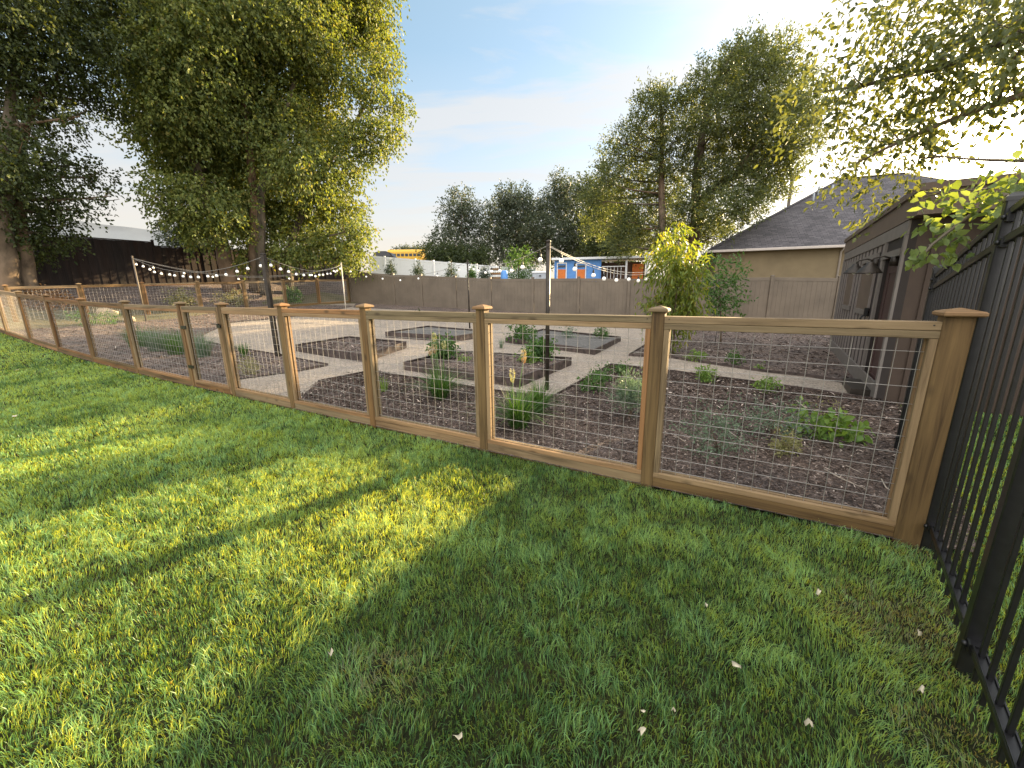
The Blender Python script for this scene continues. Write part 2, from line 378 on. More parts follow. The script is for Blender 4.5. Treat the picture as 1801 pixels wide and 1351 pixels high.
def b_gravel(nt, bs, L):
    tc = nt.nodes.new('ShaderNodeTexCoord')
    v = nn(nt, 'ShaderNodeTexVoronoi', Scale=46.0); L(tc.outputs['Object'], v.inputs['Vector'])
    v2 = nn(nt, 'ShaderNodeTexVoronoi', Scale=90.0); L(tc.outputs['Object'], v2.inputs['Vector'])
    n = nn(nt, 'ShaderNodeTexNoise', Scale=2.2, Detail=5.0); L(tc.outputs['Object'], n.inputs['Vector'])
    r = ramp(nt, [(0, (.145, .116, .090)), (.5, (.265, .224, .180)), (1, (.41, .355, .298))]); L(v.outputs['Color'], r.inputs[0])
    sh = ramp(nt, [(.3, (.82, .82, .84)), (.7, (1.1, 1.07, 1.03))]); L(n.outputs[0], sh.inputs[0])
    L(mixc(nt, 1.0, r.outputs[0], sh.outputs[0], 'MULTIPLY'), bs.inputs['Base Color']); bs.inputs['Roughness'].default_value = .9
    bp = nn(nt, 'ShaderNodeBump', Strength=.7, Distance=.012); L(math_(nt, 'ADD', v.outputs['Distance'], math_(nt, 'MULTIPLY', v2.outputs['Distance'], .4)), bp.inputs['Height']); bp.invert = True; L(bp.outputs[0], bs.inputs['Normal'])
M['gravel'] = mat('crushed_gravel', b_gravel)
def b_lawn(nt, bs, L):
    tc = nt.nodes.new('ShaderNodeTexCoord')
    n = nn(nt, 'ShaderNodeTexNoise', Scale=30.0, Detail=6.0); L(tc.outputs['Object'], n.inputs['Vector'])
    n2 = nn(nt, 'ShaderNodeTexNoise', Scale=1.0, Detail=4.0); L(tc.outputs['Object'], n2.inputs['Vector'])
    r = ramp(nt, [(.3, (.007, .008, .004)), (.7, (.030, .030, .015))]); L(n.outputs[0], r.inputs[0])
    r2 = ramp(nt, [(.35, (.8, 1, .8)), (.7, (1.3, 1.1, 1))]); L(n2.outputs[0], r2.inputs[0])
    L(mixc(nt, 1.0, r.outputs[0], r2.outputs[0], 'MULTIPLY'), bs.inputs['Base Color']); bs.inputs['Roughness'].default_value = 1.0; bs.inputs['Specular IOR Level'].default_value = .1
M['lawn'] = mat('lawn_thatch', b_lawn)
def b_field(nt, bs, L):
    tc = nt.nodes.new('ShaderNodeTexCoord')
    n = nn(nt, 'ShaderNodeTexNoise', Scale=.6, Detail=8.0, Roughness=.7); L(tc.outputs['Object'], n.inputs['Vector'])
    r = ramp(nt, [(.3, (.05, .055, .022)), (.55, (.12, .10, .05)), (.75, (.20, .16, .09))]); L(n.outputs[0], r.inputs[0])
    L(r.outputs[0], bs.inputs['Base Color']); bs.inputs['Roughness'].default_value = 1.0
M['field'] = mat('dry_ground', b_field)
M['hill'] = simple('hill_haze_blue', (.085, .105, .135), 1.0, 0, .10, .002)  # distance haze put into the bluish base colour

M['grass'] = leafmat('grass_blade', (.046, .138, .052), (.235, .465, .185), .50, (3.6, 1.7, .18), .38, (.16, .185, .14))
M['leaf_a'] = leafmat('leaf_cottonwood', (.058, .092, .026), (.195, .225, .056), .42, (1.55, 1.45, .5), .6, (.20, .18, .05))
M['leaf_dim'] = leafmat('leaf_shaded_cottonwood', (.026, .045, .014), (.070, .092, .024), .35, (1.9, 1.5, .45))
M['leaf_dark'] = leafmat('leaf_dark', (.030, .046, .018), (.062, .084, .030), .35, (1.7, 1.6, .6))
M['leaf_grey'] = leafmat('leaf_grey_green', (.045, .062, .040), (.085, .105, .065), .30, (1.4, 1.4, .8))
M['leaf_willow'] = leafmat('leaf_willow', (.058, .080, .038), (.135, .160, .065), .40, (1.7, 1.55, .5))
M['leaf_near'] = leafmat('leaf_near', (.060, .082, .034), (.125, .150, .056), .34, (1.9, 1.6, .5))
M['leaf_low'] = leafmat('leaf_low_branch', (.085, .13, .04), (.17, .23, .07), .45, (1.7, 1.5, .5))
M['leaf_peach'] = leafmat('leaf_peach', (.085, .135, .025), (.19, .235, .040), .48, (1.8, 1.55, .4), .4, (.24, .21, .04))
M['leaf_bush'] = leafmat('leaf_bush', (.035, .085, .022), (.085, .17, .040), .35, (1.7, 1.6, .6))
M['leaf_bright'] = leafmat('leaf_bright', (.09, .17, .035), (.20, .30, .07), .40, (1.6, 1.5, .6))
M['leaf_sage'] = leafmat('leaf_sage', (.075, .120, .075), (.165, .225, .145), .25, (1.3, 1.4, .9))
M['leaf_straw'] = leafmat('leaf_straw', (.16, .17, .07), (.34, .32, .16), .4, (1.4, 1.3, .7))
M['leaf_conifer'] = leafmat('leaf_conifer', (.020, .040, .016), (.045, .075, .028), .2)
M['leaf_red'] = leafmat('leaf_rust', (.16, .085, .04), (.34, .20, .09), .35, (1.4, 1.2, .8))
M['torch_yellow'] = leafmat('torch_yellow', (.42, .42, .17), (.58, .55, .30), .3, (1.2, 1.1, .6))
M['torch_orange'] = leafmat('torch_orange', (.40, .26, .13), (.48, .42, .24), .3, (1.2, 1.0, .6))
M['chip'] = leafmat('mulch_chip', (.022, .0140, .0105), (.175, .122, .094), .0, None, .9, (.62, .53, .46))

# ------------------------------------------------------------------ ground
U = np.array([-.8702, .4926])                 # near fence direction, right to left
P2 = np.array([1.0802, 2.9396])
def fl(s, v=0.0): return P2+U*s+np.array([.4926, .8702])*v      # along the near fence, v beyond it
A_I, G_I = np.array([2.49, 2.11]), np.array([.636, .772])       # iron fence line

def grid_sheet(name, x0, x1, y0, y1, step, dz, m, keep=None, kind='structure'):
    xs = np.arange(x0, x1+step, step); ys = np.arange(y0, y1+step, step)
    X, Y = np.meshgrid(xs, ys); Z = terr(X, Y)+dz; V = np.stack([X, Y, Z], -1).reshape(-1, 3)
    nx, ny = len(xs), len(ys); i = np.arange(nx-1)[None, :]+np.arange(ny-1)[:, None]*nx
    F = np.stack([i, i+1, i+1+nx, i+nx], -1).reshape(-1, 4)
    if keep is not None:
        c = V[F].mean(1); F = F[keep(c[:, 0], c[:, 1])]
    return tag(np_mesh(name, V, F, m), kind=kind)
# far ground to the horizon (rings round the garden)
def far_ground():
    rad = [0, 4, 8, 12, 16, 20, 24, 28, 32, 36, 40, 46, 54, 64, 80, 110, 160, 260, 500, 1200, 3500, 7500]; n = 72
    V = [[0, 0, float(terr(0, 0))]]; F = []
    for r in rad[1:]:
        for k in range(n):
            a = 2*math.pi*k/n; x, y = r*math.sin(a), r*math.cos(a); V.append([x, y, float(terr(x, y)) if r < 200 else float(terr(200*math.sin(a), 200*math.cos(a)))])
    V = np.array(V); V[:, 2] -= .06
    tri = np.array([[0, 1+(k+1) % n, 1+k] for k in range(n)])
    for i in range(len(rad)-2):
        for k in range(n):
            a, b = 1+i*n+k, 1+i*n+(k+1) % n; F.append([a, b, b+n, a+n])
    F = np.array(F); Q = np.concatenate([np.concatenate([F[:, [0, 2, 1]], F[:, [0, 3, 2]]]), tri]); 
    tag(np_mesh('ground', V, Q, M['field']), kind='structure')
far_ground()
def fence_v(x, y): return (x-P2[0])*.4926+(y-P2[1])*.8702       # >0: garden side
def iron_side(x, y): return (x-A_I[0])*.772-(y-A_I[1])*.636     # >0: beyond the iron fence
grid_sheet('lawn', -22, 5.6, -3.5, 14.5, .25, -.012, M['lawn'], lambda x, y: ((fence_v(x, y) < .12) | (iron_side(x, y) > .1)) & (iron_side(x, y) < 2.2))
back_d = lambda x, y: (x+15.5)*(-.833)+(y-14.7)*.554
grid_sheet('gravel_path', -18, 14, .5, 26, .25, -.008, M['gravel'], lambda x, y: (fence_v(x, y) > .16) & ((iron_side(x, y) < .1) | (y > 5)) & (back_d(x, y) < .3) & (y < 23.9-(x+9.43)*.326+.2))

def poly_sheet(name, pts, dz, m, kind='structure', step=.22, parent=None, rough=0.0):
    """ground sheet clipped to a polygon (fan of a fine grid, cut at the polygon by bmesh)"""
    import bmesh
    P = np.array(pts); lo, hi = P.min(0)-.1, P.max(0)+.1
    bm = bmesh.new(); vs = [bm.verts.new((x, y, 0)) for x, y in P]; bm.faces.new(vs); bmesh.ops.triangulate(bm, faces=bm.faces[:])
    for ax in (0, 1):
        for c in np.arange(math.ceil(lo[ax]/step)*step, hi[ax], step):
            no = (1, 0, 0) if ax == 0 else (0, 1, 0); co = (c, 0, 0) if ax == 0 else (0, c, 0)
            bmesh.ops.bisect_plane(bm, geom=bm.verts[:]+bm.edges[:]+bm.faces[:], plane_co=co, plane_no=no)
    bmesh.ops.triangulate(bm, faces=bm.faces[:])
    for v in bm.verts: v.co.z = float(terr(v.co.x, v.co.y))+dz+(random.uniform(-rough, rough) if rough and not v.is_boundary else 0)
    bm.normal_update()
    for f in bm.faces:
        if f.normal.z < 0: f.normal_flip()
    me = bpy.data.meshes.new(name); bm.to_mesh(me); bm.free(); me.materials.append(m)
    o = link(bpy.data.objects.new(name, me), parent)
    return tag(o, kind=kind) if kind else o
g2 = lambda *p: [tuple(gnd(*q)[:2]) for q in p]
FR = []        # mulch areas (polygons) for the chips
front = [tuple(fl(-1.50, -.05))]+[tuple(fl(4.75, -.05))]+g2((560, 673), (655, 654), (688, 661), (751, 670), (836, 685), (967, 703), (1074, 643), (1183, 655), (1420, 687), (1517, 702))+[(4.95, 5.35), (5.3, 5.1), (4.5, 3.95), (2.70, 2.02)]
left = [tuple(fl(6.45, -.05)), tuple(fl(20.6, -.05)), (-15.3, 14.6), (-12.6, 18.8), (-10.4, 22.2), (-8.5, 22.0)]+g2((558, 553), (480, 561), (403, 568), (355, 590), (360, 602), (438, 617), (495, 626), (525, 633), (577, 643), (528, 652.6), (421, 667))
right = g2((1106, 626), (1183, 630), (1336, 653), (1420, 662), (1505, 677))+[(8.1, 10.1), (9.6, 11.6), (14.2, 15.0), (13.4, 16.3), (6, 18.5), (5.2, 13.0)]+g2((1135, 608))
strip = [(-9.0, 23.6), (-8.3, 21.3), (-2, 20.0), (5.2, 17.4), (11.5, 15.2), (13, 16.5), (5.6, 19.0)]
for nm, pl in (('front', front), ('left', left), ('right', right), ('strip', strip)):
    poly_sheet('mulch_bed', pl, .012 if nm != 'strip' else .008, M['mulch'], rough=.012); FR.append(np.array(pl))
poly_sheet('mulch_bank', [tuple(np.array(BO_)+np.array([-.833, .554])*.12) for BO_ in ((-17.4, 12.4), (-9.6, 24.1))]+[(-12.5, 31.5), (-25.0, 12.0), (-21.5, 10.5)], .01, M['mulch'], step=.4)
# thin dark edging along the beds
def edging(pts, h=.035, w=.012):
    m = MB()
    for a, b in zip(pts[:-1], pts[1:]):
        n = max(1, int(math.hypot(b[0]-a[0], b[1]-a[1])/.6))
        for i in range(n):
            p = [a[k]+(b[k]-a[k])*i/n for k in (0, 1)]; q = [a[k]+(b[k]-a[k])*(i+1)/n for k in (0, 1)]
            m.beam((*p, float(terr(*p))+h/2), (*q, float(terr(*q))+h/2), w, h+.02)
    return m
gE = 'steel edging strips along the mulch beds'
tag(edging(front[2:-2]).build('garden_edging', M['steel_edge']), 'thin dark steel edging between front mulch bed and zigzag gravel path', 'edging', gE)
tag(edging(left[-7:-1]).build('garden_edging', M['steel_edge']), 'thin dark edging strip round pointed mulch bed beside garden gate', 'edging', gE)
tag(edging([right[-1]]+right[:5]).build('garden_edging', M['steel_edge']), 'thin dark edging strip of mulch bed with the young trees', 'edging', gE)

# hills at the horizon
def hills():
    V = []; F = []; n = 60
    for i in range(n+1):
        a = R_(-80+46*i/n); h = 535+28*math.sin(i*.17)+10*math.sin(i*.45+1)+3*math.sin(i*1.3)
        for r, hh in ((3600, -20), (4200, h*.55), (4700, h), (5600, -20)):
            V.append([r*math.sin(a), r*math.cos(a), hh])
    for i in range(n):
        for k in range(3): F.append([i*4+k, (i+1)*4+k, (i+1)*4+k+1, i*4+k+1])
    tag(np_mesh('hills', np.array(V, float), np.array(F), M['hill']), kind='structure')
hills()

# ------------------------------------------------------------------ wood and wire fences
def cap(m, c, w, z, rot):
    """square post cap with a low pyramid"""
    ax = Vector((math.cos(rot), math.sin(rot), 0)); ay = Vector((-math.sin(rot), math.cos(rot), 0)); c = Vector((c[0], c[1], 0))
    def ring(h, zz): return [c+ax*sx*h+ay*sy*h+Vector((0, 0, zz)) for sx, sy in ((-1, -1), (1, -1), (1, 1), (-1, 1))]
    rs = [ring(w/2-.006, z), ring(w/2, z+.006), ring(w/2, z+.02), ring(w/2-.008, z+.027), ring(.004, z+.045)]
    o = random.random()*40
    for a, b in zip(rs[:-1], rs[1:]):
        for i in range(4):
            j = (i+1) % 4; l = (a[j]-a[i]).length
            m.quad((a[i], a[j], b[j], b[i]), [(o, o), (o+l, o), (o+l, o+.05), (o, o+.05)])
    m.quad(rs[0][::-1], [(o, o), (o+w, o), (o+w, o+w), (o, o+w)]); m.quad(rs[-1])
def wire_panel(line, a, b, zf, parent, pale=False, sub=.1016, wr=.0019, v0=0.0, skirt=True, gate=False):
    """frame, rails and welded mesh between the distances a and b along line(s, v); zf(s): ground height"""
    def P(s, v, z): q = line(s, v0+v); return (q[0], q[1], zf(s)+z)
    wd = M['cedar_pale'] if pale or random.random() < .7 else M['cedar']
    if gate: t0, t1 = 1.21, 1.235
    m = MB(); m.beam(P(a, 0, 1.31), P(b, 0, 1.31), .078, .05, ch=.004); top = m.build('top_rail', wd, parent)
    for s in (a+.03, b-.03):
        tr = MB(); tr.tube((P(s, -.0385, 1.315), P(s, -.0402, 1.315)), .0048, 7); tr.build('screw', M['dark_metal'], top)
    m = MB()
    m.beam(P(a, 0, .043), P(b, 0, .043), .072, .084, ch=.004); m.build('bottom_rail', M['cedar'] if random.random() < .6 else M['cedar_pale'], parent)
    if skirt:
        m = MB(); m.beam(P(a, -.012, -.035), P(b, -.012, -.035), .036, .075, ch=.003); m.build('kickboard', M['cedar'], parent)
    m = MB()
    for v in (-.024, .024):
        m.beam(P(a, v, 1.263), P(b, v, 1.263), .032, .042, ch=.003)
        m.beam(P(a, v, .106), P(b, v, .106), .032, .040, ch=.003)
        for s, sg in ((a+.019, 1), (b-.019, -1)):
            m.beam(P(s, v, .127), P(s, v, 1.241), .032, .038, up=(*U, 0) if line is fl else (.554, .833, 0), ch=.003)
    m.build('panel_frame', wd, parent)
    m = MB(); L = b-a-.05; n = max(2, round(L/sub)); off = (L-(n-1)*sub)/2
    for i in range(n):
        s = a+.025+off+i*sub
        jj = random.uniform(-.003, .003); m.tube((P(s, 0, .11), P(s+jj, random.uniform(-.004, .004), .5), P(s-jj, random.uniform(-.004, .004), .9), P(s, .0, 1.26)), wr, 5, False)
    k = 0
    while .145+k*sub < 1.24:
        z = .145+k*sub; q = max(1, int(L/.6))
        m.tube([P(a+.025+L*i/q, .004+random.uniform(-.003, .003), z+random.uniform(-.002, .002)) for i in range(q+1)], wr, 5, False); k += 1
    m.build('wire_mesh', M['wire'], parent)
def fence_post(line, s, zf, parent, w=.089, h=1.365, rot=0.0, wlong=None, capw=.135, v=0.0):
    q = line(s, v); z = zf(s); m = MB()
    m.beam((q[0], q[1], z-.15), (q[0], q[1], z+h), wlong or w, w, up=(-math.sin(rot), math.cos(rot), 0), ch=.004)
    p = m.build('post', M['cedar'], parent); c = MB(); cap(c, q, capw, z+h, rot); c.build('post_cap', M['cedar_pale'], p); return p
zfl = lambda s: float(terr(*fl(s)))
rotU = math.atan2(U[1], U[0])
NP = [-1.545, 0.0, 1.545, 3.09, 4.63, 6.12]
f = thing('wire_fence', (*fl(2.2), zfl(2.2)), 'cedar and wire mesh fence section right of its gate, ending at the black iron fence', 'fence', 'cedar and welded wire fence sections')
for i, s in enumerate(NP):
    fence_post(fl, s, zfl, f, rot=rotU, wlong=.135 if i == 0 else None, capw=.165 if i == 0 else .135)
for i in range(5):
    wire_panel(fl, NP[i]+(.0685 if i == 0 else .0455), NP[i+1]-.0455, zfl, f, pale=i in (0, 1), skirt=i >= 1)
NQ = [7.40, 9.62, 11.95, 14.3, 16.65, 19.0, 20.85]
f = thing('wire_fence', (*fl(13), zfl(13)), 'cedar and wire mesh fence section left of its gate, climbing along the lawn', 'fence', 'cedar and welded wire fence sections')
for s in NQ: fence_post(fl, s, zfl, f, rot=rotU)
for a, b in zip(NQ[:-1], NQ[1:]): wire_panel(fl, a+.0455, b-.0455, zfl, f, wr=.0022)
# garden gate between the two
g = thing('garden_gate', (*fl(7.3), zfl(7.3)), 'narrow cedar and wire mesh gate with black latch in the lawn fence', 'gate')
def gate():
    a, b = 6.12+.06, 7.40-.06
    for s in (a+.022, b-.022):
        m = MB(); q = fl(s); m.beam((q[0], q[1], zfl(s)+.02), (q[0], q[1], zfl(s)+1.335), .044, .07, up=(-math.sin(rotU), math.cos(rotU), 0), ch=.003); m.build('stile', M['cedar_pale'], g)
    wire_panel(fl, a+.045, b-.045, zfl, g, skirt=False)
    m = MB(); q = fl(6.19, -.05); z = zfl(6.19)
    m.box((q[0], q[1], z+1.06), (.10, .02, .05), rotU); q2 = fl(6.25, -.07); m.tube([(q2[0]+U[0]*.09, q2[1]+U[1]*.09, z+1.09), (q2[0]-U[0]*.1, q2[1]-U[1]*.1, z+1.09)], .009)
    m.build('latch', M['iron'], g)
    for zz in (.35, 1.0):
        m = MB(); q = fl(7.33, -.047); m.box((q[0], q[1], zfl(7.33)+zz), (.16, .012, .05), rotU); m.build('hinge', M['iron'], g)
gate()
BO = np.array([-16.75, 13.55]); BE = np.array([-9.43, 23.85]); BD = (BE-BO)/np.linalg.norm(BE-BO); BL = float(np.linalg.norm(BE-BO))
bl = lambda s, v=0.0: BO+BD*s+np.array([-BD[1], BD[0]])*v
zbl = lambda s: .515+(.985-.515)*s/BL
f = thing('wire_fence', (*bl(6), zbl(6)), 'sunlit orange cedar and wire mesh fence at the back of garden below brown fence', 'fence', 'cedar and welded wire fence sections')
BP = [0.05, 1.75, 3.5, 5.32, 7.14, 8.96, 10.75, BL-.05]; rotB = math.atan2(BD[1], BD[0])
for s in BP: fence_post(bl, s, zbl, f, rot=rotB)
for a, b in zip(BP[:-1], BP[1:]): wire_panel(bl, a+.0455, b-.0455, zbl, f, wr=.0024, skirt=False)

# ------------------------------------------------------------------ black iron fence at the right
def iron_fence():
    root = thing('iron_fence', (A_I[0], A_I[1], 0), 'tall black iron picket fence along the right edge of the lawn', 'fence')
    P = lambda t, v=0.0: A_I+G_I*t+np.array([.772, -.636])*v
    rot = math.atan2(G_I[1], G_I[0])
    zt = lambda t: 1.872-.145*t if t > 0 else 1.872-.10*t
    z2 = lambda t: 1.733-.122*t if t > 0 else 1.733-.10*t
    zb = lambda t: .145+.0*t
    ts = [1.85, 0.0, -1.03, -2.06, -3.1]
    for t in ts:
        q = P(t); m = MB(); w = .063; h = zt(t)+.07
        m.beam((*q, -.15), (*q, h), w, w, up=(*G_I, 0), ch=.005); p = m.build('post', M['iron'], root)
        m = MB(); ax = Vector((*G_I, 0)); ay = Vector((-G_I[1], G_I[0], 0)); c = Vector((*q, h))
        prof = [(w/2+.004, -.012), (w/2+.004, .006), (w/2-.004, .018), (w/2-.017, .027), (.004, .031)]
        rs = [[c+ax*sx*r+ay*sy*r+Vector((0, 0, z)) for sx, sy in ((-1, -1), (1, -1), (1, 1), (-1, 1))] for r, z in prof]
        for a, b in zip(rs[:-1], rs[1:]):
            for i in range(4): m.quad((a[i], a[(i+1) % 4], b[(i+1) % 4], b[i]))
        m.quad(rs[-1]); m.build('post_cap', M['iron'], p)
        for zz in (zt(t)-.02, z2(t)-.0, zb(t)):
            m = MB(); 
            for dv in (-.05, .05):
                qq = P(t+dv); m.box((*qq, zz), (.05, .05, .046), rot, .004)
            qq = P(t-.045, -.03); m.lathe((*qq, zz-.012), [(.002, 0), (.011, .003), (.011, .02), (.002, .024)], 8); m.build('rail_bracket', M['iron'], p)
    for a, b in zip(ts[1:], ts[:-1]):
        for fn, nm in ((zt, 'top_rail'), (z2, 'middle_rail'), (zb, 'bottom_rail')):
            m = MB(); a2, b2 = a+.035, b-.035
            m.beam((*P(a2), fn(a2)), (*P(b2), fn(b2)), .036, .030, ch=.003)
            for dv in (-.0145, .0145): m.beam((*P(a2, dv), fn(a2)+.018), (*P(b2, dv), fn(b2)+.018), .005, .008)
            m.build(nm, M['iron'], root)
        n = int(round((b-a)/.112)); m = None
        for i in range(1, n):
            t = a+(b-a)*i/n; m = MB()
            m.beam((*P(t), .045), (*P(t), zt(t)-.012), .0155, .0155, up=(*G_I, 0), ch=.002); m.build('picket', M['iron'], root)
iron_fence()

# ------------------------------------------------------------------ tan vinyl privacy fence
def vinyl_fence(name, pts, ztops, hgt, m, label, cat='fence', board=.18, post=.127, caps=True):
    c = pts[len(pts)//2]
    root = thing(name, (c[0], c[1], ztops[len(pts)//2]-hgt), label, cat)
    for i, (p, zt) in enumerate(zip(pts, ztops)):
        a = MB(); j = min(i, len(pts)-2); d = np.array(pts[j+1])-np.array(pts[j]); d = d/np.linalg.norm(d)
        a.beam((*p, zt-hgt-.1), (*p, zt+.03), post, post, up=(*d, 0), ch=.006); po = a.build('post', m, root)
        if caps:
            a = MB(); cap(a, p, post+.02, zt+.03, math.atan2(d[1], d[0])); a.build('post_cap', m, po)
    for i in range(len(pts)-1):
        p, q = np.array(pts[i]), np.array(pts[i+1]); ln = np.linalg.norm(q-p); d = (q-p)/ln; nrm = np.array([-d[1], d[0]])
        za, zb = ztops[i], ztops[i+1]; zz = lambda t: za+(zb-za)*t/ln
        a = MB(); t0, t1 = post/2+.001, ln-post/2-.001
        a.beam((*(p+d*t0), zz(t0)-.09), (*(p+d*t1), zz(t1)-.09), .045, .14, ch=.004); a.build('top_rail', m, root)
        a = MB(); a.beam((*(p+d*t0), zz(t0)-hgt+.12), (*(p+d*t1), zz(t1)-hgt+.12), .045, .14, ch=.004); a.build('bottom_rail', m, root)
        a = MB(); n = max(1, int(ln/board)); w = (t1-t0)/n
        for k in range(n):
            t = t0+w*(k+.5); c = p+d*t; a.beam((*c, zz(t)-hgt+.19), (*c, zz(t)-.16), .022, w-.008, up=(*d, 0), ch=.004)
            if k: b = p+d*(t0+w*k); a.beam((*b, zz(t)-hgt+.19), (*b, zz(t)-.16), .010, .012, up=(*d, 0))
        a.build('board_panel', m, root)
    return root
TF = [(-9.36, 23.93, 2.79), (-6.56, 22.96, 2.51), (-4.89, 22.42, 2.44), (-2.96, 21.79, 2.31), (-1.07, 21.17, 2.19), (1.09, 20.47, 2.14), (3.27, 19.76, 2.12), (5.49, 19.04, 2.05), (7.87, 18.26, 2.02), (10.98, 17.25, 2.0), (13.24, 16.51, 1.92), (15.5, 15.77, 1.88)]
vinyl_fence('vinyl_fence', [t[:2] for t in TF], [t[2] for t in TF], 1.85, M['vinyl_tan'], 'grey tan vinyl privacy fence running across the back of the garden')

# dark brown board fence on the bank at the left
def brown_fence():
    n6 = np.array([-.833, .554]); bb = np.array([.554, .833]); O = np.array([-15.5, 14.7])+n6*6
    root = thing('board_fence', (*(O+bb*4), 2.1), 'dark brown vertical board fence on the bank behind the tall trees', 'fence')
    secs = [(-6.5, -4.2, 4.0), (-4.2, -1.6, 4.02), (-1.6, 1.0, 4.05), (1.0, 4.08, 4.16), (4.08, 6.2, 3.99), (6.2, 8.6, 4.12), (8.6, 11.0, 4.18), (11.0, 13.4, 4.22), (13.4, 16.2, 4.20)]
    for a, b, zt in secs:
        m = MB(); n = int((b-a)/.15); w = (b-a)/n
        for k in range(n):
            t = a+w*(k+.5); q = O+bb*t+n6*(.018 if k % 2 else 0)
            m.beam((*q, float(terr(*q))-.1), (*q, zt-.03+random.uniform(-.006, .006)), .018, w*1.06, up=(*bb, 0))
        m.build('board_panel', M['brown_board'], root)
        m = MB(); m.beam((*(O+bb*(a+.06)), zt), (*(O+bb*(b-.06)), zt), .09, .045); m.build('cap_rail', M['brown_board'], root)
        q = O+bb*b; m = MB(); m.beam((*q, float(terr(*q))-.1), (*q, zt+.07), .10, .10, up=(*bb, 0)); p = m.build('post', M['brown_board'], root)
        m = MB(); cap(m, q, .14, zt+.07, math.atan2(bb[1], bb[0])); m.build('post_cap', M['brown_board'], p)
brown_fence()

# ------------------------------------------------------------------ shed at the right
def shed():
    A = np.array([4.98, 5.25]); e = np.array([.548, .837]); n = np.array([-.837, .548]); w = -n; LEN, DEP = 5.92, 3.6
    F = lambda s, v, z: (A[0]+e[0]*s+n[0]*v, A[1]+e[1]*s+n[1]*v, z)
    rz = math.atan2(e[1], e[0])
    root = thing('garden_shed', F(LEN/2, -DEP/2, 0), 'long brown garden shed with battened front and two lamps, right of the beds', 'shed')
    def walls(m, s0, s1, z0, z1, v0=-.08, v1=0.0):
        m.prism([F(s0, v1, 0)[:2], F(s1, v1, 0)[:2], F(s1, v0, 0)[:2], F(s0, v0, 0)[:2]][::-1], z0, z1)
    # front wall pieces round the openings: doorway .22-1.12, panel door 1.66-2.9, panel 3.75-4.75
    m = MB(); D0, D1 = .24, 1.10
    walls(m, 0, D0, 0, 2.34); walls(m, D0, D1, 1.92, 2.34); walls(m, D1, LEN, 0, 2.34)
    m.build('front_wall', M['shed_gap'], root)
    m = MB(); m.prism([F(0, -.08, 0)[:2], F(0, -DEP, 0)[:2], F(.08, -DEP, 0)[:2], F(.08, -.08, 0)[:2]], 0, 2.34)
    for k in range(9):
        q = F(-.012, -.25-.4*k, 0); m.beam((q[0], q[1], .02), (q[0], q[1], 2.33), .05, .022, up=(*e, 0))
    m.build('side_wall', M['shed_brown'], root)
    m = MB(); m.prism([F(LEN-.08, -.08, 0)[:2], F(LEN-.08, -DEP, 0)[:2], F(LEN, -DEP, 0)[:2], F(LEN, -.08, 0)[:2]], 0, 2.34)
    m.prism([F(.08, -DEP+.08, 0)[:2], F(.08, -DEP, 0)[:2], F(LEN-.08, -DEP, 0)[:2], F(LEN-.08, -DEP+.08, 0)[:2]], 0, 2.34); m.build('back_wall', M['shed_brown'], root)
    m = MB(); m.prism([F(D0, -.5, 0)[:2], F(D0, -.52, 0)[:2], F(D1, -.52, 0)[:2], F(D1, -.5, 0)[:2]], 0, 1.95); m.build('dark_interior', M['dark_inside'], root)
    # flat roof box with two step fascia, overhanging the near end
    m = MB(); m.prism([F(-.36, .03, 0)[:2], F(-.36, -DEP-.2, 0)[:2], F(LEN+.15, -DEP-.2, 0)[:2], F(LEN+.15, .03, 0)[:2]], 2.342, 2.60); m.build('fascia', M['shed_fascia'], root)
    m = MB(); m.prism([F(-.39, .06, 0)[:2], F(-.39, -DEP-.23, 0)[:2], F(LEN+.18, -DEP-.23, 0)[:2], F(LEN+.18, .06, 0)[:2]], 2.602, 2.68); m.build('roof', M['shed_fascia'], root)
    m = MB(); q0, q1 = F(0, .012, 2.25), F(LEN, .012, 2.25); m.beam(q0, q1, .022, .17); m.build('frieze_board', M['shed_trim'], root)
    # battens
    m = MB(); s = 1.32
    doors = ((1.66, 2.92), (3.72, 4.78))
    while s < LEN-.05:
        zs = (.24, 2.16)
        hit = [d for d in doors if d[0] < s < d[1]]
        if hit:
            m.beam(F(s, .004, .24), F(s, .004, 1.06), .22, .006, up=(*n, 0)); m.beam(F(s, .004, 2.06), F(s, .004, 2.16), .22, .006, up=(*n, 0))
        else: m.beam(F(s, .004, .24), F(s, .004, 2.16), .22, .006, up=(*n, 0))
        s += .36
    m.build('batten_cladding', M['shed_batten'], root)
    m = MB(); m.beam(F(0, .014, .12), F(LEN, .014, .12), .026, .235); m.build('skirt_board', M['shed_trim'], root)
    for s in (.045, 1.155, LEN-.05):
        m = MB(); m.beam(F(s, .016, .24), F(s, .016, 2.16), .09 if s < 1 else .07, .03, up=(*n, 0)); m.build('corner_trim', M['shed_trim'], root)
    for i, (a, b) in enumerate(doors):
        m = MB(); m.box(F((a+b)/2, .010, 1.52), (b-a-.06, .018, .80), rz); d = m.build('door_panel' if i == 0 else 'shutter', M['shed_fascia'], root)
        m = MB(); m.beam(F(a-.03, .02, 2.0), F(b+.03, .02, 2.0), .034, .11); m.build('head_trim', M['shed_trim'], d)
        m = MB(); m.beam(F(a, .02, 1.11), F(b, .02, 1.11), .034, .085); m.build('sill', M['shed_trim'], d)
        for s in (a, b):
            m = MB(); m.beam(F(s, .018, 1.155), F(s, .018, 1.94), .05, .03, up=(*n, 0)); m.build('side_trim', M['shed_batten'], d)
        if i == 0:
            m = MB(); m.box(F(1.62, .045, 1.13), (.07, .05, .14), rz, .006); q = F(1.62, .07, 1.08); m.tube((q, F(1.62, .10, 1.02), F(1.62, .06, .97)), .014); m.build('door_lock', M['iron'], d)
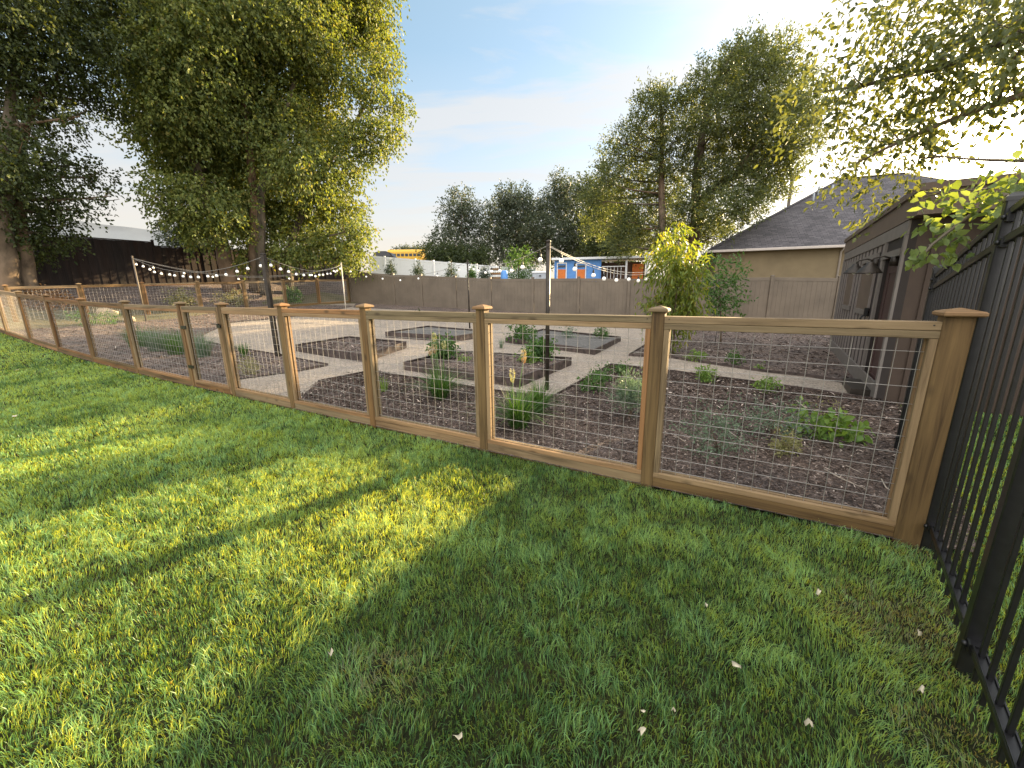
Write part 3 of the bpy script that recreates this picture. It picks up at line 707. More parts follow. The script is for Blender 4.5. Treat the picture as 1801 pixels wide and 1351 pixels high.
    m = MB(); m.beam(F(.1, .022, 1.965), F(1.24, .022, 1.965), .04, .09); m.build('head_trim', M['shed_trim'], root)
    # dark door set back in the doorway, with a pale vertical trim and a handle
    m = MB(); m.box(F((D0+D1)/2, -.06, .97), (D1-D0, .04, 1.86), rz)
    for s in (D0+.18, D1-.18): m.beam(F(s, -.035, .1), F(s, -.035, 1.86), .10, .012, up=(*n, 0))
    for z in (.2, .95, 1.78): m.beam(F(D0+.13, -.036, z), F(D1-.13, -.036, z), .012, .12)
    dl = m.build('door', M['door_maroon'], root)
    m = MB(); m.tube((F(D0+.12, -.03, 1.0), F(D0+.12, .03, 1.0), F(D0+.20, .03, 1.0)), .012); m.build('handle', M['pole_pale'], dl)
    m = MB(); m.box(F((D0+D1)/2, .10, .05), (D1-D0, .3, .1), rz); m.build('threshold', M['dark_metal'], root)
    for s, z in ((.36, 1.86), (1.68, 1.90)):
        m = MB(); q = F(s, .02, z); m.lathe((q[0], q[1], z-.06), [(.055, 0), (.055, .12)], 12)
        m.tube((F(s, .03, z+.03), F(s, .14, z+.07), F(s, .24, z+.05), F(s, .27, z+.0)), .012); l = m.build('wall_lamp', M['dark_metal'], root)
        m = MB(); q = F(s, .27, 0); m.lathe((q[0], q[1], z-.15), [(.15, 0), (.145, .01), (.10, .07), (.05, .12), (.035, .155)], 20); m.build('lamp_shade', M['dark_metal'], l)
        m = MB(); m.lathe((q[0], q[1], z-.17), [(.01, 0), (.035, .02), (.035, .05), (.018, .09)], 12); m.build('lamp_globe', M['white_paint'], l)
shed()

# ------------------------------------------------------------------ house behind the fence
def house():
    c0 = np.array([10.92, 23.0]); a = np.array([.935, -.355]); p = np.array([.355, .935]); w = 7.90; rl = 3.2; LE = 2*w+rl; ZE, ZR = 3.61, 8.26
    H = lambda s, t: c0+a*s+p*t
    root = thing('house', (*H(LE/2, w), 0), 'tan stucco house with grey hip roof behind the vinyl fence', 'house')
    m = MB(); o = .45
    m.prism([tuple(H(o, o)), tuple(H(LE-o, o)), tuple(H(LE-o, 2*w-o)), tuple(H(o, 2*w-o))], -.2, ZE-.08); m.build('wall', M['stucco'], root)
    m = MB(); E = [(*H(0, 0), ZE), (*H(LE, 0), ZE), (*H(LE, 2*w), ZE), (*H(0, 2*w), ZE)]; R1 = (*H(w, w), ZR); R2 = (*H(w+rl, w), ZR)
    sl = math.hypot(w, ZR-ZE)
    m.quad((E[0], E[1], R2, R1), [(0, 0), (LE, 0), (w+rl, sl), (w, sl)]); m.quad((E[1], E[2], R2), [(0, 0), (2*w, 0), (w, sl)])
    m.quad((E[2], E[3], R1, R2), [(0, 0), (LE, 0), (w+rl, sl), (w, sl)]); m.quad((E[3], E[0], R1), [(0, 0), (2*w, 0), (w, sl)])
    m.quad([(x, y, z-.06) for x, y, z in E][::-1])
    r = m.build('roof', M['shingle'], root)
    m = MB()
    for q, R in ((E[0], R1), (E[1], R2), (R1, R2)): m.beam((q[0], q[1], q[2]+.03), (R[0], R[1], R[2]+.03), .22, .035)
    m.build('ridge_cap', M['shingle'], r)
    for s, t in ((6.2, 5.75), (6.9, 5.75), (5.75, 4.8)):
        q = H(s, t); z = ZE+(ZR-ZE)*min(s, t)/w; v = MB(); v.tube(((*q, z-.1), (*q, z+.55)), .05, 8); v.build('vent_pipe', M['grey_paint'], r)
    for k, (s0, t0, s1, t1) in enumerate(((0, -.06, LE, -.06), (-.06, 0, -.06, 2*w))):
        m = MB(); q0, q1 = H(s0, t0), H(s1, t1); m.beam((*q0, ZE-.07), (*q1, ZE-.07), .12, .13, ch=.02); m.build('gutter', M['gutter'], root)
    m = MB(); m.prism([tuple(H(0.02, 0.02)), tuple(H(LE, 0.02)), tuple(H(LE, .6)), tuple(H(.02, .6))], ZE-.10, ZE-.07); m.build('soffit', M['gutter'], root)
    q = H(6.15, o-.05); m = MB(); m.tube(((*q, .2), (*q, ZE-.3), (*H(6.15, 0), ZE-.12)), .045, 6); m.build('downspout', M['gutter'], root)
house()
# slim utility pole behind the roof
def upole():
    q = at(1391, 330, 44); t = thing('utility_pole', (q[0], q[1], 0), 'slim weathered utility pole rising behind left slope of the house roof', 'pole')
    m = MB(); m.tube(((q[0], q[1], 0), (q[0], q[1], at(1391, 306, 44)[2])), [.16, .12], 8); m.build('shaft', M['bark'], t)
    m = MB(); z = at(1391, 314, 44)[2]; m.beam((q[0]-.55, q[1]+.3, z), (q[0]+.55, q[1]-.3, z), .1, .12); m.build('crossarm', M['bark'], t)
upole()

# ------------------------------------------------------------------ raised steel edged beds
def raised_bed(rim, h, label, soil='soil'):
    c = np.mean(rim, 0); n = len(rim); zt = [float(terr(*p))+h for p in rim]
    t = thing('raised_bed', (*c, float(terr(*c))), label, 'garden bed', 'raised steel edged beds on the gravel')
    m = MB()
    for i in range(n):
        j = (i+1) % n; a, b = np.array(rim[i]), np.array(rim[j]); d = (b-a)/np.linalg.norm(b-a); nr = np.array([d[1], -d[0]])
        m.beam((*a, zt[i]-h/2-.03), (*b, zt[j]-h/2-.03), .014, h+.06)
        m.beam((*(a+d*.012-nr*.018), zt[i]-.006), (*(b-d*.012-nr*.018), zt[j]-.006), .03, .010)
    m.build('edging', M['steel_edge'], t)
    pl = [tuple(np.array(p)+(c-np.array(p))/np.linalg.norm(c-np.array(p))*.02) for p in rim]
    poly_sheet('soil', pl, h-.045, M[soil], kind=None, parent=t, rough=.015, step=.15)
    return pl
def rim(pts, h):      # sight lines to the rim, carried to the height of the rim
    out = []
    for p in pts:
        g = gnd(*p); k = (CAM_H-g[2]-h)/(CAM_H-g[2]); out.append((g[0]*k, g[1]*k))
    return out
RB1 = rim([(519, 601), (640, 622), (714, 597), (613, 585)], .17)
RB2 = rim([(677, 577), (800, 587), (862, 577), (752, 565)], .17)
RB3 = rim([(709, 635.5), (912, 664), (1005, 628), (796, 614.5)], .16)
RB4 = rim([(889, 592), (1046, 614), (1092, 591), (955, 575)], .13)
B1_ = raised_bed(RB1, .17, 'raised bed of bare soil, leftmost of the four steel edged beds', 'mulch')
B2_ = raised_bed(RB2, .17, 'empty raised bed of grey soil farthest from the fence, left of the dark pole')
B3_ = raised_bed(RB3, .16, 'raised bed with leafy pepper bushes, nearest of the four steel edged beds', 'mulch')
B4_ = raised_bed(RB4, .13, 'raised bed of grey soil with green bushes, rightmost of the four steel edged beds')

# ------------------------------------------------------------------ light poles and bulb strings
def pole(x, y, h, r, m, label, square=False):
    z = float(terr(x, y)); t = thing('light_pole', (x, y, z), label, 'pole', 'poles carrying the string lights')
    b = MB()
    if square: b.beam((x, y, z-.1), (x, y, z+h), r*1.8, r*1.8, up=(.3, 1, 0), ch=.004)
    else: b.tube(((x, y, z-.1), (x, y, z+h)), r, 10)
    b.build('shaft', m, t)
    b = MB(); b.lathe((x, y, z+h), [(r*1.15, -.02), (r*1.15, .006), (r*.5, .016)], 10); b.build('pole_cap', m, t)
    b = MB(); b.tube([(x+.04*math.cos(a)+r*.5, y-r, z+h-.09+.02*math.sin(a)) for a in np.linspace(0, 5.5, 8)], .004, 5); b.build('hook', M['dark_metal'], t)
    return np.array([x, y, z+h-.06])
Pb = gnd(489, 627); Pe = gnd(962, 685)
d = ray(232, 450)*20.7; TA = pole(d[0], d[1], 2.37, .028, M['pole_pale'], 'thin weathered light pole by the back wire fence, leftmost of all poles')
TB = pole(Pb[0], Pb[1], 2.36, .05, M['dark_metal'], 'thick dark square light pole at tip of the pointed mulch bed', True)
d = ray(600, 465)*20; TC = pole(d[0], d[1], 2.25, .022, M['cable_pale'], 'thin white light pole near the corner of tan and wire fences')
d = ray(822, 457)*15; TD = pole(d[0], d[1], 2.42, .028, M['dark_metal'], 'thin dark light pole behind the gravel, left of the tallest looking pole')
TE = pole(Pe[0], Pe[1], 2.23, .032, M['dark_metal'], 'dark light pole standing in the gravel path beside the nearest raised bed')
d = ray(1192, 470)*12.2; TF_ = pole(d[0], d[1], 2.35, .028, M['dark_metal'], 'dark light pole hidden behind the yellow green young tree')
# the near pole catches the light along one edge
def light_string(spans, label, m='cable', spacing=.62, hang=.10):
    a0 = spans[0][0]; t = thing('string_lights', tuple(a0), label, 'string lights', 'strings of globe lights between the poles')
    c = MB(); bulbs = []
    for A, B, sag, dbl, bul in spans:
        A = np.array(A); B = np.array(B); n = 16
        pt = lambda k, dz=0: A+(B-A)*k-np.array([0, 0, sag*4*k*(1-k)+dz])
        c.tube([pt(i/n) for i in range(n+1)], .0055, 5)
        if dbl: c.tube([pt(i/n, .035*math.sin(math.pi*i/n)+.012) for i in range(n+1)], .0055, 5)
        L = np.linalg.norm(B-A); k = int(L/spacing) if bul else 0
        bulbs += [pt((i+.6)/k) for i in range(k)]
    c.build('cable', M[m], t)
    for p in bulbs:
        dx, dy = random.uniform(-.03, .03), random.uniform(-.02, .02); h = hang*random.uniform(.8, 1.3)
        b = MB(); q = Vector((p[0]+dx, p[1]+dy, p[2]-h-.03))
        b.lathe((q.x, q.y, q.z-.052), [(.004, 0), (.024, .005), (.036, .022), (.038, .036), (.030, .056), (.016, .072)], 10); bo = b.build('bulb', M['bulb'], t)
        s = MB(); s.tube((tuple(p), (q.x, q.y, q.z+.07)), .004, 5); s.lathe((q.x, q.y, q.z+.018), [(.017, 0), (.019, .02), (.014, .06)], 8); s.build('socket', M['socket'], bo)
light_string([(TA, TB, .42, False, True), (TB, TC, .30, False, True)], 'globe light string from weathered left pole over dark square pole to white pole')
light_string([(TA, TC+np.array([0, 0, -.05]), .55, True, True)], 'globe light string sagging from weathered left pole straight to the white pole', spacing=.85)
light_string([(TC, TD, .50, False, True), (TD, TE, .22, False, True)], 'globe light string from white pole by the tan fence to the path pole', spacing=.95)
light_string([(TE, TF_, .36, True, True)], 'double cable light string from path pole to the pole behind young tree', 'cable_pale', spacing=.52)

# ------------------------------------------------------------------ trees
def crown(name, clumps, twigs, ln, wd, m, parent, per=10, tl=.7, droop=.35, near=False, wexp=2.2, flat=.8):
    """clumps: (centre, radius); leafy twigs spread through each clump, leaves along each twig"""
    P, D, N = [], [], []
    cc = np.array([c for c, _ in clumps]); rr = np.array([r for _, r in clumps])
    w = rr**wexp; cnt = np.maximum(3, (twigs*w/w.sum()).astype(int))
    for c, r, k in zip(cc, rr, cnt):
        o = rnd_dirs(k)*(rng.random(k)**.42)[:, None]; o[:, 2] *= flat
        o += rng.normal(size=(k, 3))*.12
        s = c+o*r; dr = unit(o+rng.normal(size=(k, 3))*.5+np.array([0, 0, -droop]))
        t = np.linspace(.1, 1, per)[None, :, None]
        L = tl*rng.uniform(.5, 1.25, (k, 1, 1))
        p = s[:, None, :]+dr[:, None, :]*L*t+np.array([0, 0, -1])*(L*droop*.5*t*t)
        p = p+rng.normal(size=p.shape)*ln*.45
        ld = unit(dr[:, None, :]+rng.normal(size=p.shape)*.75+np.array([0, 0, -droop*1.2]))
        P.append(p.reshape(-1, 3)); D.append(ld.reshape(-1, 3)); N.append(unit(rng.normal(size=(p.size//3, 3))+np.array([0, 0, .55])))
    P = np.concatenate(P); D = np.concatenate(D); N = np.concatenate(N); n = len(P)
    return leaves(name, P, D, N, ln*rng.uniform(.65, 1.3, n), wd*rng.uniform(.7, 1.25, n), m, parent, near)
def limb_pts(a, b, bend=.2, n=5):
    a = np.array(a, float); b = np.array(b, float); L = np.linalg.norm(b-a)
    off = rng.normal(size=3)*L*bend*.35; off[2] = abs(off[2])*.3
    return [a+(b-a)*t+off*math.sin(math.pi*t)+np.array([0, 0, -L*.06*math.sin(math.pi*t)]) for t in np.linspace(0, 1, n)]
def trunk_mesh(trunks, clumps, m, parent, name='trunk', limb=.05, sides=9):
    """trunks: list of (points, radii); limbs grow from the nearest trunk to every clump"""
    b = MB(); nodes = []
    for pts, rad in trunks:
        P = [np.array(p, float) for p in pts]; fine = []; fr = []
        for i in range(len(P)-1):
            for k in range(4):
                t = k/4; q = P[i]*(1-t)+P[i+1]*t+rng.normal(size=3)*.03*(i > 0 or k > 0)*rad[i]*4; fine.append(q); fr.append(rad[i]*(1-t)+rad[i+1]*t)
        fine.append(P[-1]); fr.append(rad[-1])
        b.tube(fine, fr, sides); nodes += [(q, r) for q, r in zip(fine, fr)][2:]
    NQ_ = np.array([q for q, _ in nodes]); NR = np.array([r for _, r in nodes])
    for c, r in clumps:
        dd = np.linalg.norm(NQ_-c, axis=1)+np.maximum(0, NQ_[:, 2]-c[2]+.2)*2.5
        i = int(np.argmin(dd)); pts = limb_pts(NQ_[i], c, .25); k = min(NR[i]*.55, limb)
        b.tube(pts, list(np.linspace(k, k*.25, len(pts))), 5)
        for _ in range(3):
            e = c+rnd_dirs(1)[0]*r*.85; q = limb_pts(pts[-2], e, .3, 4); b.tube(q, list(np.linspace(k*.35, k*.1, 4)), 4)
    return b.build(name, m, parent)
def px_clumps(lst, rad, depth, fpx=700, k=.86):
    """clumps by sight line: (px, py, radius in px) at about rad metres, thrown back or forward within depth"""
    out = []
    for x, y, r in lst:
        R = rad+random.uniform(-depth, depth); out.append((at(x, y, R), r/fpx*R*k))
    return out
def tree(name, label, base, trunks, clumps, leaf, twigs, ln, wd, bark='bark', group=None, per=10, tl=.7, droop=.35, limb=.07, flat=.8):
    t = thing(name, tuple(base), label, 'tree', group)
    trunk_mesh(trunks, clumps, M[bark], t, limb=limb)
    crown('crown', clumps, twigs, ln, wd, M[leaf], t, per, tl, droop, flat=flat)
    return t

# big cottonwood on the bank, several trunks
Rb = 26.0
bs = [at(px, 500, R)[:2] for px, R in ((408, 26.0), (447, 26.4), (466, 25.6), (506, 26.6))]
B0 = np.array([bs[0][0], bs[0][1], float(terr(*bs[0]))])
cl = px_clumps([(255, 70, 62), (250, 150, 48), (330, 20, 75), (420, 30, 80), (520, 30, 78), (600, 30, 70), (655, 45, 48), (668, 110, 34), (320, 110, 75), (400, 120, 80), (490, 130, 80), (575, 120, 50), (645, 150, 34), (262, 212, 32), (315, 200, 68), (390, 215, 80), (480, 220, 80), (560, 210, 55), (700, 182, 28), (672, 226, 36), (625, 235, 42), (302, 270, 36), (355, 290, 66), (440, 300, 75), (530, 300, 70), (600, 285, 42), (300, 335, 38), (370, 365, 60), (330, 395, 26), (450, 370, 62), (530, 375, 62), (600, 355, 46), (628, 400, 32), (585, 425, 46), (620, 445, 30), (540, 430, 36), (460, 425, 32), (430, 450, 20), (505, 440, 24), (655, 265, 22)], Rb, 2.4, k=.74)
cl += px_clumps([(300, -70, 80), (400, -90, 90), (510, -90, 90), (610, -60, 75), (350, -180, 90), (450, -200, 90), (550, -170, 80), (450, -290, 80)], Rb+.5, 2.5)
def tp(lst, R): return [at(x, y, R) for x, y in lst]
trk = [(np.vstack([[*bs[0], B0[2]-.2], tp([(392, 440), (372, 370), (345, 300), (330, 200), (320, 90)], 26.0)]), [.42, .33, .26, .2, .14, .08]),
       (np.vstack([[*bs[1], B0[2]-.2], tp([(446, 440), (448, 340), (432, 230), (428, 100), (440, -60)], 25.3)]), [.34, .24, .20, .16, .12, .07]),
       (np.vstack([[*bs[2], B0[2]-.2], tp([(458, 440), (460, 340), (478, 260), (520, 140), (560, 10)], 25.2)]), [.30, .22, .18, .14, .10, .06]),
       (np.vstack([[*bs[3], B0[2]-.2], tp([(508, 440), (530, 380), (575, 290), (630, 210), (665, 130)], 26.6)]), [.26, .22, .18, .14, .10, .06])]
tree('cottonwood_tree', 'huge sunlit cottonwood tree with several trunks rising over the brown fence', B0, trk, cl, 'leaf_a', 23000, .165, .10, 'bark_pale', per=12, tl=.75, droop=.65, limb=.10)
# tree at the left edge, two trunks
bs = [at(12, 500, 24.0)[:2], at(46, 500, 24.4)[:2]]
B0 = np.array([*bs[0], float(terr(*bs[0]))])
cl = px_clumps([(20, 30, 60), (80, 10, 55), (140, 30, 50), (190, 15, 45), (60, 90, 55), (130, 95, 50), (190, 85, 38), (20, 140, 45), (90, 150, 42), (150, 150, 34), (185, 180, 24), (30, 210, 36), (100, 215, 34), (140, 205, 22), (15, 270, 45), (75, 280, 40), (130, 290, 26), (175, 310, 22), (195, 345, 14), (30, 340, 50), (90, 345, 42), (140, 365, 24), (20, 400, 40), (75, 405, 38), (115, 420, 16), (60, 440, 20), (-60, 60, 70), (-60, 180, 70), (-60, 300, 70), (-50, 400, 50), (0, -60, 80), (100, -60, 70), (180, -50, 55)], 24.0, 2.2, k=.66)
trk = [(np.vstack([[*bs[0], B0[2]-.2], tp([(8, 430), (6, 330), (15, 220), (30, 100), (40, -20)], 24)]), [.33, .25, .22, .18, .12, .06]),
       (np.vstack([[*bs[1], B0[2]-.2], tp([(43, 430), (28, 350), (35, 260), (62, 180), (110, 120)], 24.4)]), [.25, .20, .16, .14, .11, .06])]
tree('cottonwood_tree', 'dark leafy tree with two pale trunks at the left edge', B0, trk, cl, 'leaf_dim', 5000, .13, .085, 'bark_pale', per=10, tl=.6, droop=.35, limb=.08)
# small tree behind the brown fence
def simple_tree(name, label, px, base_y, R, lst, leaf, twigs, ln, wd, depth=.6, group=None, tl=.6, per=9, rad=.14, tops=None, bark='bark', droop=.2, limb=.04, flat=.8):
    b = at(px, base_y, R); b[2] = float(terr(b[0], b[1])) if R < 200 else b[2]
    cl = px_clumps(lst, R, depth)
    ts = []
    for tx, ty in (tops or [(px, min(y for _, y, _ in lst))]):
        tp_ = at(tx, ty, R); ts.append(([b-np.array([0, 0, .2]), b*.6+tp_*.4+rng.normal(size=3)*.1, b*.25+tp_*.75, tp_], [rad, rad*.75, rad*.5, rad*.15]))
    return tree(name, label, b, ts, cl, leaf, twigs, ln, wd, bark, group, per, tl, droop, limb, flat)
simple_tree('small_tree', 'small grey green tree just behind the brown fence, left of the cottonwood', 325, 470, 33, [(300, 395, 16), (325, 392, 20), (345, 405, 20), (310, 418, 16), (335, 425, 22), (360, 420, 20), (290, 412, 9)], 'leaf_grey', 520, .16, .09, .8)
gT = 'trees standing in the row beyond the vinyl fence'
simple_tree('background_tree', 'thin airy tree at left end of the row beyond vinyl fence', 812, 470, 60, [(812, 345, 18), (795, 370, 20), (828, 368, 20), (808, 395, 24), (780, 410, 18), (838, 400, 20), (765, 430, 14), (800, 435, 26), (835, 440, 26)], 'leaf_grey', 1300, .30, .16, 1.6, gT, 1.2)
simple_tree('background_tree', 'round bushy tree second in the row beyond vinyl fence', 905, 470, 62, [(890, 345, 20), (915, 342, 18), (875, 370, 24), (905, 370, 26), (935, 365, 22), (870, 405, 28), (910, 405, 32), (945, 400, 28), (890, 440, 32), (930, 440, 32)], 'leaf_grey', 2600, .30, .17, 2.0, gT, 1.2)
simple_tree('background_tree', 'taller pointed tree third in the row beyond vinyl fence', 985, 470, 62, [(985, 315, 14), (978, 340, 20), (1000, 340, 18), (1015, 330, 18), (970, 370, 26), (1005, 372, 26), (975, 410, 30), (1015, 410, 30), (960, 440, 26), (1000, 442, 32), (1040, 440, 26)], 'leaf_grey', 2600, .30, .17, 2.0, gT, 1.2)
simple_tree('background_tree', 'dark bushy tree hiding behind the blue playhouse roof', 1060, 470, 58, [(1040, 330, 20), (1055, 350, 24), (1045, 385, 28), (1085, 380, 30), (1060, 415, 30), (1100, 415, 34), (1050, 440, 24), (1095, 445, 30)], 'leaf_dark', 3000, .28, .16, 2.0, gT, 1.2)
simple_tree('background_bush', 'low dark bush under the thin airy background tree', 770, 475, 57, [(760, 445, 16), (785, 448, 20), (815, 455, 20), (845, 452, 20)], 'leaf_dark', 900, .28, .16, 1.5, None, 1.0)
simple_tree('background_tree', 'tiny distant tree behind the school bus', 715, 470, 75, [(700, 443, 7), (712, 440, 8), (726, 442, 8), (740, 441, 7), (752, 443, 6)], 'leaf_grey', 260, .3, .2, 1.0, None, .8)
# the tall feathery tree left of the house
Rc = 27
cl = px_clumps([(1305, 84, 20), (1345, 92, 18), (1290, 118, 26), (1330, 110, 28), (1375, 100, 24), (1236, 124, 14), (1240, 152, 20), (1280, 155, 34), (1330, 160, 36), (1385, 150, 34), (1152, 168, 14), (1165, 178, 16), (1140, 180, 22), (1180, 185, 26), (1220, 190, 30), (1265, 205, 34), (1320, 215, 38), (1375, 215, 38), (1415, 190, 28), (1115, 225, 20), (1085, 245, 16), (1145, 240, 28), (1190, 240, 30), (1240, 255, 34), (1300, 265, 40), (1360, 270, 38), (1405, 260, 26), (1110, 280, 24), (1080, 300, 24), (1150, 290, 30), (1200, 300, 30), (1255, 315, 34), (1315, 320, 36), (1365, 320, 30), (1075, 345, 26), (1120, 340, 32), (1170, 350, 32), (1220, 365, 34), (1270, 375, 36), (1320, 365, 30), (1100, 390, 30), (1150, 400, 32), (1205, 415, 32), (1255, 415, 26), (1052, 395, 26), (1040, 350, 18), (1062, 315, 22), (1072, 270, 16), (1090, 425, 26), (1120, 430, 26), (1170, 440, 24)], Rc, 2.0, k=.80)
b = at(1200, 470, Rc)[:2]; zb = float(terr(*b))
trk = [(np.vstack([[*b, zb-.2], tp([(1165, 400), (1163, 320), (1165, 230), (1160, 150)], Rc)]), [.34, .22, .17, .12, .05]),
       (np.vstack([[b[0]+.4, b[1]+.2, zb-.2], tp([(1222, 400), (1226, 300), (1238, 220), (1262, 140), (1305, 60)], Rc+.3)]), [.38, .28, .24, .18, .12, .05]),
       (np.vstack([[b[0]+.4, b[1]+.2, zb+1.2], tp([(1240, 340), (1290, 310), (1345, 240), (1390, 160)], Rc+.2)]), [.26, .2, .15, .1, .04])]
tree('feathery_tree', 'tall feathery elm tree beside the hip roofed house', (b[0], b[1], zb), trk, cl, 'leaf_willow', 11000, .155, .062, 'bark', per=11, tl=.65, droop=-.15, limb=.06, flat=.9)

# tree at the right whose branches reach over the shed
def overhang():
    base = np.array([6.6, 2.9, 0.0]); t = thing('overhanging_tree', tuple(base), 'large tree reaching from the right edge over the shed roof', 'tree')
    def c(l, R, dp=.35):
        return [(at(x, y, R+random.uniform(-dp, dp)), r/700*R) for x, y, r in l]
    up = c([(1500, 20, 26), (1530, 45, 20), (1450, 75, 14), (1580, 20, 34), (1640, 30, 45), (1710, 20, 55), (1780, 30, 55), (1600, 90, 40), (1660, 100, 45), (1730, 100, 50), (1790, 110, 45), (1545, 110, 34), (1500, 130, 30), (1450, 130, 26), (1420, 165, 22), (1470, 175, 28), (1530, 175, 36), (1590, 165, 40), (1650, 170, 40), (1710, 165, 34), (1430, 215, 24), (1480, 230, 30), (1540, 235, 34), (1600, 230, 34), (1650, 225, 26), (1450, 270, 20), (1500, 280, 20), (1570, 285, 26), (1620, 270, 18), (1455, 330, 11), (1485, 325, 10), (1560, 330, 18), (1590, 340, 12), (1530, 370, 8)], 5.2, .5)
    up += c([(1850, 0, 70), (1900, 100, 80), (1950, -60, 120), (1760, -80, 80), (1640, -60, 60)], 5.2, .6)
    lo = c([(1780, 312, 18), (1800, 335, 16), (1745, 335, 17), (1710, 360, 15), (1740, 370, 12), (1690, 378, 14), (1660, 395, 14), (1635, 412, 11), (1618, 432, 8), (1655, 375, 9)], 3.7, .18)
    tr = [([base-np.array([0, 0, .2]), base+np.array([.05, .1, 1.5]), base+np.array([-.1, .3, 3.0]), base+np.array([-.1, .6, 4.6])], [.20, .16, .12, .05])]
    j = base+np.array([-.05, .2, 2.3])
    arms = [([j, *[at(x, y, R) for x, y, R in ((1960, 40, 5.6), (1800, 60, 5.2), (1650, 120, 5.1), (1520, 150, 5.2), (1430, 165, 5.3))]], [.08, .05, .034, .024, .016, .005]),
            ([j, *[at(x, y, R) for x, y, R in ((1940, 150, 5.5), (1790, 170, 5.3), (1660, 215, 5.2), (1560, 260, 5.1), (1480, 300, 5.1))]], [.07, .04, .026, .018, .012, .004]),
            ([j, *[at(x, y, R) for x, y, R in ((1900, 270, 5.0), (1830, 310, 4.4), (1760, 345, 3.85), (1690, 390, 3.7), (1640, 430, 3.65), (1605, 470, 3.6))]], [.05, .03, .02, .014, .010, .008, .003])]
    trunk_mesh(tr+arms, up[::2], M['bark'], t, limb=.016, sides=8)
    crown('crown', up, 950, .058, .032, M['leaf_near'], t, per=9, tl=.30, droop=.35, near=True, wexp=1.5)
    crown('lower_branch_foliage', lo, 44, .060, .043, M['leaf_low'], t, per=7, tl=.17, droop=.3, near=True)
overhang()

# two young trees in the mulch
def young(label, base, top, lst, R, leaf, n, ln, wd, droop, stake=False, group=None):
    z = base[2]; t = thing('young_tree', tuple(base), label, 'tree', group)
    cl = [(at(x, y, R+random.uniform(-.3, .3)), r/700*R*.8) for x, y, r in lst]
    trunk_mesh([([base-np.array([0, 0, .1]), base*.5+top*.5+np.array([.03, 0, 0]), top], [.03, .022, .006])], cl, M['twig'], t, limb=.012, sides=7)
    crown('crown', cl, n, ln, wd, M[leaf], t, per=9, tl=.34, droop=droop, near=True)
    return t
b = gnd(1182, 622); R = float(np.hypot(b[0], b[1]))
young('yellow green young peach tree with drooping leaves behind the second fence post', b, at(1195, 400, R), [(1190, 400, 14), (1170, 415, 12), (1165, 440, 18), (1200, 440, 24), (1180, 470, 28), (1215, 470, 22), (1160, 480, 14), (1200, 500, 28), (1175, 520, 24), (1220, 510, 18), (1195, 540, 24), (1170, 555, 16), (1215, 545, 18), (1140, 530, 10), (1132, 520, 7), (1150, 545, 10), (1190, 580, 10), (1185, 600, 6), (1185, 430, 18)], R, 'leaf_peach', 430, .135, .042, .9)
b = gnd(1268, 606); R = float(np.hypot(b[0], b[1]))
young('dark green sparse young tree before the tan stucco house wall', b, at(1262, 452, R), [(1265, 455, 15), (1290, 460, 9), (1260, 485, 20), (1285, 485, 16), (1270, 510, 24), (1300, 475, 7), (1255, 530, 14), (1285, 535, 14), (1265, 550, 16), (1300, 545, 7), (1310, 510, 6), (1250, 505, 12)], R, 'leaf_bush', 190, .10, .042, .2)
b = gnd(1257, 608); t = thing('garden_stake', tuple(b), 'short thin dark stake standing in the mulch by dark green young tree', 'stake')
m = MB(); m.tube((b-np.array([0, 0, .05]), b+np.array([.01, 0, .36])), [.011, .010], 6); m.build('rod', M['dark_metal'], t)

# ------------------------------------------------------------------ plants in the beds
def straps(name, base, n, ln, wd, lean, m, parent, spread=.06, seg=4, curl=.55):
    a = rng.random(n)*2*math.pi; h = np.stack([np.cos(a), np.sin(a), 0*a], 1); L = ln*rng.uniform(.55, 1.1, n)[:, None]; le = (lean*rng.uniform(.15, 1.2, n))[:, None]
    s = np.stack([-np.sin(a), np.cos(a), 0*a], 1); o = np.array(base)+h*(spread*rng.random(n)**.5)[:, None]; o[:, 2] = base[2]-.01
    V = []
    for t in np.linspace(0, 1, seg+1):
        p = o+h*L*le*t**1.6+np.array([0, 0, 1])*L*(t-curl*le*t**2.4); w = wd*(1-t**2.2)*.5+.0004
        V += [p-s*w, p+s*w]
    V = np.stack(V, 1); k = 2*(seg+1); b = np.arange(n)[:, None]*k
    F = np.concatenate([b+np.array([2*i, 2*i+1, 2*i+3, 2*i+2]) for i in range(seg)])
    return np_mesh(name, V.reshape(-1, 3), F, m, parent, {'tint': np.repeat(rng.random(n), k)})
def hgt(b, px, py): return at(px, py, math.hypot(b[0], b[1]))[2]-b[2]
def torch_lily(px, py, top, spikes, label, n=110, ln=.5):
    b = gnd(px, py); t = thing('torch_lily', tuple(b), label, 'flower', 'torch lilies in the front mulch bed')
    straps('foliage', b, n, ln, .012, .95, M['leaf_bush'], t, .09)
    R = math.hypot(b[0], b[1])
    for x, y, col, sz in spikes:
        e = at(x, y, R*random.uniform(.985, 1.015)); s = MB(); q = b+np.array([random.uniform(-.05, .05), random.uniform(-.05, .05), .05])
        pts = [q*(1-k)+e*k+np.array([0, 0, .05*math.sin(math.pi*k)]) for k in np.linspace(0, 1, 6)]; s.tube(pts, [.006]*5+[.004], 6); st = s.build('stem', M['leaf_stem'], t)
        n_ = 130; k = rng.random(n_); a = rng.random(n_)*6.283; r = .005+.012*np.sin(np.pi*np.clip(k*.9+.08, 0, 1))
        P = e+np.stack([r*np.cos(a), r*np.sin(a), (k-.1)*sz], 1); D = np.stack([np.cos(a)*.5, np.sin(a)*.5, -1.0+k*1.3], 1)
        leaves('flower', P, D, np.stack([np.cos(a), np.sin(a), 0*a], 1), .026, .009, M[col], st, tint=k)
M['leaf_stem'] = simple('stem_green', (.10, .16, .05), .6)
